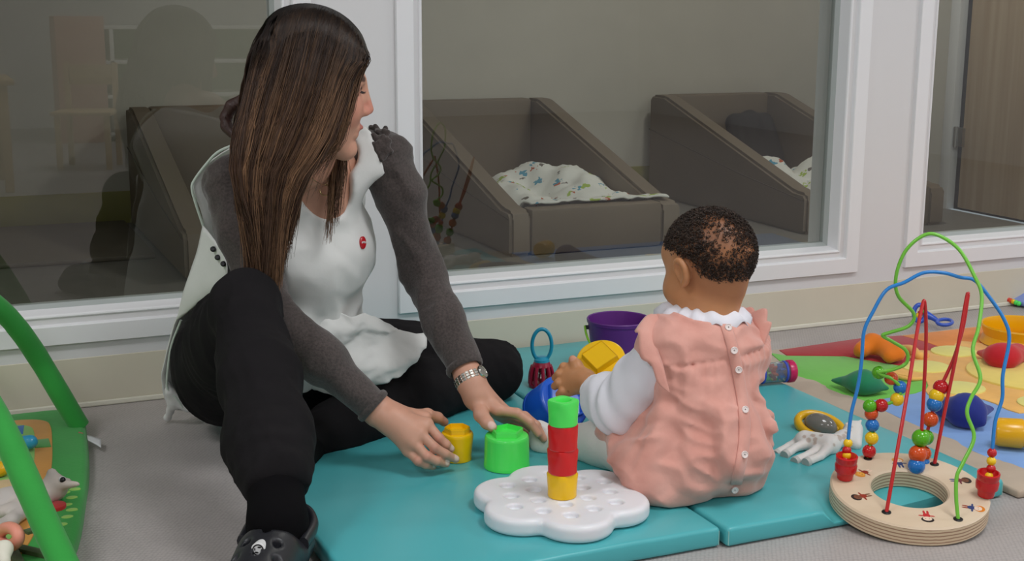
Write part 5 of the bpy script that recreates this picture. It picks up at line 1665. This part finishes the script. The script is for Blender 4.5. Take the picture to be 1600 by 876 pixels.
# --- upper lashes
M_lash = mat('dark_lashes', (28, 20, 18), .6)
body = [c for c in W.children if c.name.startswith('body')][0]
for y in (-1, 1):
    bm = bmesh.new()
    for k in range(9):
        yy = y * (.020 + .0028 * k); z0 = .0035 - .00035 * (k - 4) ** 2 * .5
        tube(bm, [HL(.0825 - .0006 * abs(k - 3), yy, z0), HL(.0885 - .0006 * abs(k - 3), yy * 1.02, z0 - .002), HL(.0925 - .0006 * abs(k - 3), yy * 1.04, z0 - .001)], [.0006, .0005, .0002], 5)
    obj('eyelashes', bm, M_lash, W)

# --- necklace
M_gold = mat('pale_gold', (214, 190, 140), .25, metal=1.0)
body = [c for c in W.children if c.name.startswith('body')][0]
def onb(px, py, lift=.003, fb=2.40):
    q_, n_ = surf_at(body, px, py)
    return (q_ + n_ * lift) if q_ is not None else P(px, py, fb)
qc = onb(506, 295, .005)
ring = [qc + (C_RT * math.cos(a) + C_UP * math.sin(a)) * .0098 for a in [2 * math.pi * k / 32 for k in range(32)]]
nk = tubo('necklace', ring, .0013, M_gold, W, 8, closed=True)
tubo('chain', catmull([onb(474, 262), onb(486, 276), onb(497, 284), onb(506, 287)], 5), .0006, M_gold, nk, 5)
tubo('chain', catmull([onb(506, 287), onb(518, 276), onb(530, 262), onb(540, 248)], 5), .0006, M_gold, nk, 5)

# --- wrist watch
wa = (WR_L - EL_L).normalized()
wc = WR_L - wa * .004
wu = (C_RT - wa * C_RT.dot(wa)).normalized(); wv = wa.cross(wu)
wt = bpy.data.objects.new('wrist_watch', None); COL.objects.link(wt); wt.parent = W; wt.matrix_parent_inverse = ABS[W.name]
M_wsteel = mat('watch_steel', (200, 198, 190), .22, metal=1.0)
for k in range(22):
    a = 2 * math.pi * k / 22
    if k in (1, 2, 3): continue
    rr = .0285
    rad = (wu * math.cos(a) + wv * math.sin(a))
    Mk = T_(wc + rad * rr) @ Matrix((wa, rad.cross(wa), rad)).transposed().to_4x4()
    bm = bmesh.new()
    box(bm, -.0078, -.0028, -.0036, .0036, -.0016, .0016, .0007, 1, Mk); box(bm, -.0026, .0026, -.0036, .0036, -.0018, .0022, .0007, 1, Mk); box(bm, .0028, .0078, -.0036, .0036, -.0016, .0016, .0007, 1, Mk)
    obj('link', bm, M_wsteel, wt, angle=40)
a = 2 * math.pi * 2 / 22
rad = (wu * math.cos(a) + wv * math.sin(a))
WM = T_(wc + rad * .0285) @ look_rot(rad, wa)
lath('case', [(0, -.003), (.0125, -.003), (.0135, .001), (.0125, .0042), (.0115, .0042), (.0112, .003), (0, .003)], M_wsteel, wt, 32, WM)

# --- hair
M_hair = mat('brown_hair', (70, 48, 36), .46, attr='Col', var=.18, vscale=60, spec=.3)
def strands(name, pts, rad, cols, m, parent, sides=3):
    """pts (N,K,3) -> one mesh of thin tapered tubes"""
    N, K, _ = pts.shape
    tan = np.gradient(pts, axis=1); tan /= np.linalg.norm(tan, axis=2, keepdims=True) + 1e-9
    ref = np.array([.31, .52, .79]); u = np.cross(tan, ref); u /= np.linalg.norm(u, axis=2, keepdims=True) + 1e-9
    v = np.cross(tan, u)
    tap = (rad if np.ndim(rad) else np.full(N, rad))[:, None] * np.concatenate([np.linspace(.8, 1, K - K // 3), np.linspace(1, .25, K // 3)])[None, :]
    ang = np.arange(sides) * 2 * math.pi / sides
    Vv = pts[:, :, None, :] + tap[:, :, None, None] * (u[:, :, None, :] * np.cos(ang)[None, None, :, None] + v[:, :, None, :] * np.sin(ang)[None, None, :, None])
    idx = np.arange(N * K * sides).reshape(N, K, sides)
    a = idx[:, :-1, :]; b = idx[:, 1:, :]
    Fq = np.stack([a, np.roll(a, -1, 2), np.roll(b, -1, 2), b], -1).reshape(-1, 4)
    cc = np.repeat(cols[:, :, None, :], sides, 2).reshape(-1, 3)
    return fobj(name, (Vv.reshape(-1, 3), Fq), m, parent, lambda V_: cc)
def spl(cp, K):
    """(N,M,3) control points -> (N,K,3) Catmull-Rom samples"""
    N, Mm, _ = cp.shape
    ext = np.concatenate([2 * cp[:, :1] - cp[:, 1:2], cp, 2 * cp[:, -1:] - cp[:, -2:-1]], 1)
    out = []
    for t in np.linspace(0, Mm - 1 - 1e-6, K):
        i = int(t); q = t - i
        p0, p1, p2, p3 = ext[:, i], ext[:, i + 1], ext[:, i + 2], ext[:, i + 3]
        out.append(.5 * (2 * p1 + (p2 - p0) * q + (2 * p0 - 5 * p1 + 4 * p2 - p3) * q * q + (3 * p1 - p0 - 3 * p2 + p3) * q ** 3))
    return np.stack(out, 1)
rg = np.random.RandomState(11)
def hair_side(N, sgn, table, jit, zend):
    """table: rows of (x_front, x_back, y, z) from the parting to the tips"""
    ncl = max(8, N // 34)
    cu = rg.rand(ncl) ; cu.sort()
    u0 = rg.rand(N)
    ci = np.clip(np.searchsorted(cu, u0), 0, ncl - 1); uc = cu[ci]
    lay = rg.rand(N)
    rows = []
    M_ = len(table)
    coff = rg.normal(0, .004, (ncl, 2))
    for i, (xf, xb, y, z) in enumerate(table):
        s_ = i / (M_ - 1)
        u = u0 * (1 - .55 * s_) + uc * (.55 * s_)
        x = xf + (xb - xf) * u + rg.normal(0, jit * s_, N) * .5 + coff[ci, 0] * s_
        yy = sgn * (y - .022 * lay * min(1, s_ * 2.2) * (1 if y > .03 else 0)) + coff[ci, 1] * s_
        zz = np.full(N, z)
        if i <= 2:      # near the parting the hair follows the skull
            zz = .031 + .110 * np.sqrt(np.maximum(.06, 1 - ((x + .012) / .113) ** 2 - (yy / .094) ** 2)) + .004 * lay
        elif i <= 5:
            k_ = np.sqrt(np.maximum(.12, 1 - ((x + .010) / .128) ** 2))
            yy = yy * (k_ * (6 - i) / 3 + (1 - (6 - i) / 3))
        if i == M_ - 1: zz = zz + rg.uniform(-zend, zend * .6, N) + coff[ci, 0] * 6
        # parting roots follow the curve of the skull
        rows.append(np.stack([x, yy, zz], 1))
    cp = np.stack(rows, 1) * HS
    K = 16
    L_ = spl(cp, K)
    R3 = np.array(HR)
    Wp = L_ @ R3.T + np.array(HO)[None, None, :]
    tt = np.linspace(0, 1, K)
    # roots dark, lengths brown with lighter strands: the hair's own colouring
    hl = (rg.rand(ncl)[ci] * .6 + rg.rand(N) * .4)
    dark, midc, light = lin((24, 19, 18)), lin((62, 44, 35)), lin((156, 119, 88))
    k1 = (np.clip((tt[None, :] - rg.uniform(.08, .20, N)[:, None]) / .45, 0, 1))[:, :, None]
    base = midc[None, None, :] * (1 - (hl ** 2.2)[:, None, None]) + light[None, None, :] * (hl ** 2.2)[:, None, None]
    cols = dark[None, None, :] * (1 - k1) + base * k1
    return Wp, cols
near = [(.078, -.075, .002, .13), (.084, -.092, .034, .12), (.080, -.106, .070, .08), (.062, -.114, .090, .030), (.046, -.124, .096, -.030), (.024, -.134, .097, -.095),
        (-.010, -.132, .094, -.160), (-.024, -.112, .088, -.230), (-.030, -.086, .080, -.300)]
far = [(.078, -.075, .002, .13), (.092, -.092, .034, .12), (.088, -.106, .068, .08), (.068, -.114, .086, .030), (.042, -.120, .086, -.030), (.020, -.124, .080, -.095), (-.020, -.118, .070, -.150), (-.040, -.105, .064, -.215)]
farl = [(.082, .050, .002, .13), (.086, .066, .034, .12), (.086, .070, .064, .08), (.078, .056, .084, .030), (.066, .050, .084, -.030), (.070, .056, .070, -.095), (.072, .060, .056, -.150), (.070, .060, .048, -.215)]
A, ca = hair_side(6200, -1, near, .010, .045)
B, cb = hair_side(2400, 1, far, .010, .04)
# a few fine strands falling loose across the cheek
loose = [(.080, .050, .002, .13), (.086, .062, .034, .12), (.088, .064, .064, .08), (.078, .050, .080, .030), (.066, .034, .084, -.030), (.048, .016, .084, -.095), (.024, -.010, .086, -.150)]
Cc, cl_ = hair_side(170, -1, loose, .012, .04)
Dd, cdd = hair_side(330, 1, farl, .010, .05)
allp = np.concatenate([A, B, Dd, Cc]); allc = np.concatenate([ca, cb, cdd, cl_])
hr = strands('hair', allp, np.concatenate([rg.uniform(.0005, .0011, len(A) + len(B) + len(Dd)), rg.uniform(.0004, .0007, len(Cc))]), allc, M_hair, W)
# close-fitting layer of hair on the skull beneath the strands
f = Field(); Rt_ = np.array(HR.transposed())
f.ell(HL(-.012, 0, .032), np.array((.1005, .0805, .0985)) * HS, Rt_, .01)
f.ell(HL(-.050, 0, -.03), np.array((.058, .066, .10)) * HS, Rt_, .03)
f.ell(HL(.085, 0, -.03), np.array((.055, .090, .105)) * HS, Rt_, .01, True)
fobj('hair_underlayer', f.mesh(.004), mat('dark_hair_base', (36, 27, 24), .8, spec=.2), hr)
# low bun lump behind the neck
f = Field().chain([P(380, 156, 2.37), P(362, 166, 2.375), P(353, 182, 2.38), P(354, 198, 2.38), P(366, 212, 2.375)], [.012, .011, .010, .010, .008], .008)
fobj('hair_lock', f.mesh(.003, lambda x, y, z: .0012 * np.sin(900 * x + 500 * z)), mat('russet_hair', (58, 34, 28), .5), hr)
# ------------------------------------------------------------------ the toddler
TB = Vector((1.14, 1.86, MZ))
K_ = athing('person', 'toddler in a pink dress seen from behind, sitting on the teal mat', 'person', TB)
TO = P(1101, 417, 2.27)
kf = -C_RT * math.cos(R_(46)) + fh * math.sin(R_(46))
kf = kf * math.cos(R_(10)) - Vector((0, 0, 1)) * math.sin(R_(10))
KR = frame_from(kf, Vector((0, 0, 1)))
KS = .775
f, KL = head_field(TO, KR, KS, True)
TN = P(1098, 494, 2.275)
f.chain([KL(-.030, 0, -.045), (KL(-.03, 0, -.07) + TN) / 2, TN, TN - Vector((0, 0, .06))], [.048, .040, .042, .055], .03)
VFh = f.mesh(.0024, smooth=1)
TS_L, TE_L, TW_L = P(1036, 548, 2.225), P(968, 636, 2.29), P(930, 610, 2.40)
TS_R = P(1150, 550, 2.34)
THIP, TKN, TAN = P(1030, 722, 2.27), P(945, 692, 2.40), P(875, 690, 2.475)
TCH, TPE = P(1102, 556, 2.285), P(1088, 690, 2.285)
f = Field()
f.chain([TN - Vector((0, 0, .03)), TCH, TPE], [.05, .072, .085], .04).chain([TS_L, TE_L, TW_L], [.028, .026, .020], .02)
f.chain([THIP, TKN, TAN], [.055, .036, .026], .02).chain([TS_R, P(1150, 600, 2.42), P(1090, 620, 2.50)], [.028, .026, .02], .02)
f.chain([TPE, P(1100, 700, 2.42), P(1010, 660, 2.62)], [.07, .045, .03], .02)
VFb = onground(f.mesh(.008))
# left hand lying on the blue cup
f = Field()
f.chain([TW_L, P(921, 601, 2.425), P(912, 596, 2.44)], [.0215, .0195, .019], .012)
km = [P(893, 575, 2.475), P(887, 586, 2.468), P(886, 598, 2.462), P(889, 609, 2.458)]
for m_ in km: f.cone(P(913, 595, 2.445), m_, .0175, .0125, .012)
kfg = [[km[0], P(881, 573, 2.480), P(876, 579, 2.490)], [km[1], P(874, 584, 2.472), P(868, 590, 2.482)], [km[2], P(873, 598, 2.464), P(867, 603, 2.474)], [km[3], P(879, 611, 2.456), P(874, 616, 2.466)]]
fingers(f, kfg, .0092, .0078, .003)
fingers(f, [[P(908, 583, 2.455), P(901, 570, 2.462), P(895, 561, 2.468)]], .0115, .0078, .008)
VFk = f.mesh(.0018, smooth=1)
BS = (196, 138, 94)
sp2 = [(m_ + (-C_FW) * .010, .0045, (128, 74, 46), .6) for m_ in km] + [(P(895, 560, 2.462), .006, (214, 160, 140), .7)]
sp2 += [(KL(.094, 0, -.056), .016 * KS, (150, 84, 70), .6)]
sp2 += [(KL(.078, y * .032, 0), .0085 * KS, (230, 226, 220), 1.0) for y in (-1, 1)] + [(KL(.080, y * .032, 0), .0055 * KS, (30, 20, 16), 1.0) for y in (-1, 1)]
sp2 += [(KL(.072, y * (.030 + .005 * j), .013 - .001 * abs(j)), .003, (30, 22, 20), .8) for y in (-1, 1) for j in range(-2, 3)]
sp2 += [(KL(-.075, 0, .03), .100 * KS, (140, 88, 58), .55), (KL(-.03, 0, .10), .09 * KS, (120, 76, 52), .6)]
fobj('body', joinVF(VFh, VFb, VFk), M_skin2, K_, skinfn(BS, sp2))

# --- tight black curls, thin at the back of the head
def curls(N, seed):
    r_ = np.random.RandomState(seed)
    d_ = r_.normal(size=(N * 5, 3)); d_ /= np.linalg.norm(d_, axis=1, keepdims=True)
    c0 = np.array((-.020, 0, .034)); rad = np.array((.104, .086, .094))
    p = c0 + d_ * rad
    x, y, z = p[:, 0], p[:, 1], p[:, 2]
    # hairline: above the forehead, round the ears, down to the nape
    line = np.where(x > .035, .052 + .4 * (x - .035), np.where(x > -.03, .030 + .45 * np.clip(x + .03, 0, 1), -.030))
    line = np.where((x <= -.03), np.maximum(-.054, .026 + 1.45 * (x + .03)), line)
    keep = z > line + r_.normal(0, .005, len(z))
    # worn patches where the head rubs
    for q, rr, a in (((-.092, .045, .056), .034, .82), ((-.104, .020, .044), .030, .8), ((-.075, .055, .075), .026, .75), ((-.110, -.010, .030), .030, .65), ((-.070, .030, .100), .026, .6), ((-.100, .040, .020), .03, .45)):
        w_ = np.exp(-(np.linalg.norm(p - np.array(q), axis=1) / rr) ** 2) * a
        keep &= r_.rand(len(z)) > w_
    p = p[keep][:N]; d_ = d_[keep][:N]
    n_ = d_ / rad; n_ /= np.linalg.norm(n_, axis=1, keepdims=True)
    t1 = np.cross(n_, r_.normal(size=n_.shape)); t1 /= np.linalg.norm(t1, axis=1, keepdims=True); t2 = np.cross(n_, t1)
    K = 7; L = r_.uniform(.009, .017, len(p)); cr = r_.uniform(.0018, .0034, len(p)); ph = r_.uniform(0, 6.28, len(p))
    pts = []
    for i in range(K):
        s_ = i / (K - 1); a = ph + s_ * 7.5
        pts.append(p - n_ * .002 + n_ * (L * s_)[:, None] * (1 - .3 * s_) + (t1 * np.cos(a)[:, None] + t2 * np.sin(a)[:, None]) * (cr * min(1, s_ * 2))[:, None])
    pts = np.stack(pts, 1) * KS
    return pts @ np.array(KR).T + np.array(TO)
cp_ = curls(7600, 5)
rr_ = np.random.RandomState(8)
bc_ = lin((34, 26, 23))[None, :] + rr_.rand(len(cp_), 1) * (lin((74, 56, 44)) - lin((34, 26, 23)))[None, :]
strands('hair', cp_, rr_.uniform(.0005, .0009, len(cp_)), np.repeat(bc_[:, None, :], 7, 1), mat('black_curls', (30, 24, 22), .6, attr='Col', var=.2, vscale=80), K_)

# --- tights
M_tight = mat('white_knit_tights', (224, 220, 216), .9, bump=.12, bscale=260, sheen=.2)
f = Field()
f.chain([THIP, P(985, 702, 2.33), TKN, TAN], [.068, .046, .043, .031], .02)
f.chain([TAN, P(852, 690, 2.478), P(842, 672, 2.485)], [.030, .026, .020], .015)
f.chain([TPE, P(1080, 700, 2.42), P(1000, 662, 2.60)], [.07, .045, .03], .02)
fobj('tights', onground(f.mesh(.004, lambda x, y, z: .0012 * nz3(x, y, z, 90, 4))), M_tight, K_)

# --- white blouse sleeve
M_blouse = mat('white_cotton_blouse', (232, 232, 240), .85, var=.02, bump=.15, bscale=40, sheen=.1)
f = Field()
f.chain([TS_L, TS_L + (TE_L - TS_L) * .5, TE_L, TE_L + (TW_L - TE_L) * .5 , TW_L + (TE_L - TW_L) * .05], [.034, .043, .044, .041, .030], .03)
f.chain([TS_R, P(1140, 600, 2.42), P(1090, 622, 2.49)], [.036, .036, .03], .03)
f.chain([TS_L, TN - Vector((0, 0, .045)), TS_R], [.036, .045, .034], .03)
def dbl(x, y, z):
    ax = np.array((TW_L - TS_L).normalized())
    t = (x - TE_L[0]) * ax[0] + (y - TE_L[1]) * ax[1] + (z - TE_L[2]) * ax[2]
    return .0035 * np.sin(t * 130 + 4 * nz3(x, y, z, 26, 2)) * np.exp(-((x - TE_L[0]) ** 2 + (y - TE_L[1]) ** 2 + (z - TE_L[2]) ** 2) / .09 ** 2) + .002 * nz3(x, y, z, 60, 7)
bl = fobj('blouse', f.mesh(.0036, dbl), M_blouse, K_)
wn = (TW_L - TE_L).normalized(); u = wn.orthogonal().normalized(); v = wn.cross(u)
tubo('cuff', [TW_L - wn * .004 + (u * math.cos(a) + v * math.sin(a)) * (.0265 + .0012 * math.sin(5 * a)) for a in [2 * math.pi * k / 30 for k in range(30)]], .0046, M_blouse, bl, 8, closed=True, flat=(wn, 1.6))
# frilled collar: two rows of pleated ribbon round the neck
nb = TN + Vector((0, 0, -.002)); nx_ = KR.col[0]; ny_ = KR.col[1]
ctr = []
nn_ = 96
for j, (rr, dz) in enumerate(((.044, .022), (.055, .029), (.071, .022), (.085, .007))):
    row = []
    for i in range(nn_):
        a = 2 * math.pi * i / nn_
        wv_ = (j / 3) * .0055 * math.sin(a * 13 + 1.5 * math.sin(a * 3))
        d_ = C_RT * math.cos(a) * 1.0 + fh * math.sin(a) * .92
        row.append(nb + d_ * rr + Vector((0, 0, dz + wv_ * 1.3 - .012 * (1 + math.cos(a - .4)) * .25 - .004)))
    ctr.append(row)
V = [q for r in ctr for q in r]
F = [(j * nn_ + i, j * nn_ + (i + 1) % nn_, (j + 1) * nn_ + (i + 1) % nn_, (j + 1) * nn_ + i) for j in range(3) for i in range(nn_)]
o = pyobj('frill_collar', V, F, M_blouse, bl); solid(o, .002)

# --- pink dress
M_pink2 = mat('pink_needlecord', (214, 152, 138), .9, col2=(226, 168, 154), vscale=20, bump=.2, bscale=70, sheen=.35)
f = Field()
yoke = TN - Vector((0, 0, .035))
f.chain([P(1044, 540, 2.228), yoke - Vector((0, 0, .01)), P(1158, 532, 2.315)], [.056, .056, .048], .03)
f.chain([TN - Vector((0, 0, .045)), TCH, P(1092, 640, 2.285)], [.066, .086, .112], .05)
f.ell(P(1082, 700, 2.285), (.136, .128, .086), None, .05)
f.ell(P(1040, 735, 2.255), (.080, .080, .055), None, .05)
f.ell(P(1132, 715, 2.29), (.058, .078, .066), None, .04)
f.chain([P(1000, 690, 2.30), P(975, 672, 2.33)], [.052, .044], .04)
# arm openings and neck
f.ell(TN + Vector((0, 0, .030)), (.082, .082, .042), None, .006, True)
f.cut((0, 0, MZ + .0012), (0, 0, -1), .006)
ax0 = np.array(TCH)
def ddr(x, y, z):
    th = np.arctan2(y - ax0[1], x - ax0[0])
    low = np.clip((.285 - z) / .12, 0, 1)
    g_ = .0046 * low * np.sin(th * 15 + 2.5 * nz3(x, y, z, 16, 3)) * np.clip((z - .05) / .08, .3, 1)
    big = -.017 * (.25 + .75 * low) * ridge(x, y, z * .8, 20, 12, .04) - .007 * ridge(x, y, z, 44, 17, .03)
    sm = .0025 * nz3(x, y, z, 55, 13)
    zs = .279 + .10 * (x - ax0[0])
    yk = -.0048 * np.exp(-((z - zs) / .004) ** 2)
    g_ = g_ + .0032 * np.exp(-np.maximum(zs - z, 0) / .03) * (z < zs) * np.sin(th * 40 + 2 * nz3(x, y, z, 20, 21))
    return g_ + big + sm - yk
dr = fobj('dress', onground(f.mesh(.0036, ddr)), M_pink2, K_)
# shoulder frills
def frill(path, n0, wdt, seed):
    n = 44; cpth = catmull(path, 12); V = []; rowsn = 5
    for j in range(rowsn):
        for i, q in enumerate(cpth):
            s_ = i / (len(cpth) - 1); env = math.sin(math.pi * s_) ** .6
            k = j / (rowsn - 1)
            V.append(q + n0 * (wdt * k * env * (1.0 - .25 * k)) + Vector((0, 0, 1)) * (wdt * .55 * env * (k - k * k * 1.1)) + (C_RT * .5 + C_UP) * (.007 * k * env * math.sin(s_ * 24 + seed)))
    Wd = len(cpth)
    F = [(j * Wd + i, j * Wd + i + 1, (j + 1) * Wd + i + 1, (j + 1) * Wd + i) for j in range(rowsn - 1) for i in range(Wd - 1)]
    o = pyobj('shoulder_frill', V, F, M_pink2, dr); solid(o, .004)
frill([P(1066, 497, 2.262), P(1038, 503, 2.222), P(1024, 528, 2.190), P(1036, 572, 2.172), P(1046, 612, 2.168)], (-C_RT * .95 + C_UP * .30).normalized(), .046, 1.0)
frill([P(1138, 497, 2.30), P(1162, 500, 2.29), P(1180, 520, 2.27), P(1184, 556, 2.26)], (C_RT * .70 + C_UP * .55 - C_FW * .2).normalized(), .046, 3.0)
# placket and buttons down the back
M_btn = mat('pearl_button', (238, 226, 222), .25)
def on_dress(px, py, fb=2.19):
    q_, n_ = surf_at(dr, px, py)
    return (q_, n_) if q_ is not None else (P(px, py, fb), -C_FW)
pl_ = []
pth = catmull([(1133, 506, 0), (1141, 530, 0), (1149, 562, 0), (1156, 600, 0), (1162, 640, 0), (1163, 680, 0), (1159, 715, 0), (1150, 756, 0)], 5)
for q in pth:
    pl_.append([on_dress(q.x + dx, q.y)[0] for dx in (-8.5, -7.5, 0, 7.5, 8.5)])
LV = []
for row in pl_:
    for k, q in enumerate(row):
        LV.append(q - C_FW * (.0005 if k in (0, 4) else .0032))
F = [(i * 5 + k, i * 5 + k + 1, i * 5 + 5 + k + 1, i * 5 + 5 + k) for i in range(len(pl_) - 1) for k in range(4)]
o = pyobj('placket', LV, F, M_pink2, dr); solid(o, .0015)
for px, py in ((1137, 511), (1146, 547), (1153, 577), (1163, 639), (1162, 709), (1147, 764)):
    q_, n_ = on_dress(px, py)
    Mb = T_(q_ - C_FW * .0062) @ look_rot((n_ - C_FW * 1.2).normalized())
    b_ = lath('button', [(.0012, .0016), (.0042, .0016), (.0052, .0028), (.0060, .0024), (.0062, .0), (.0055, -.001), (0, -.001)], M_btn, dr, 20, Mb)
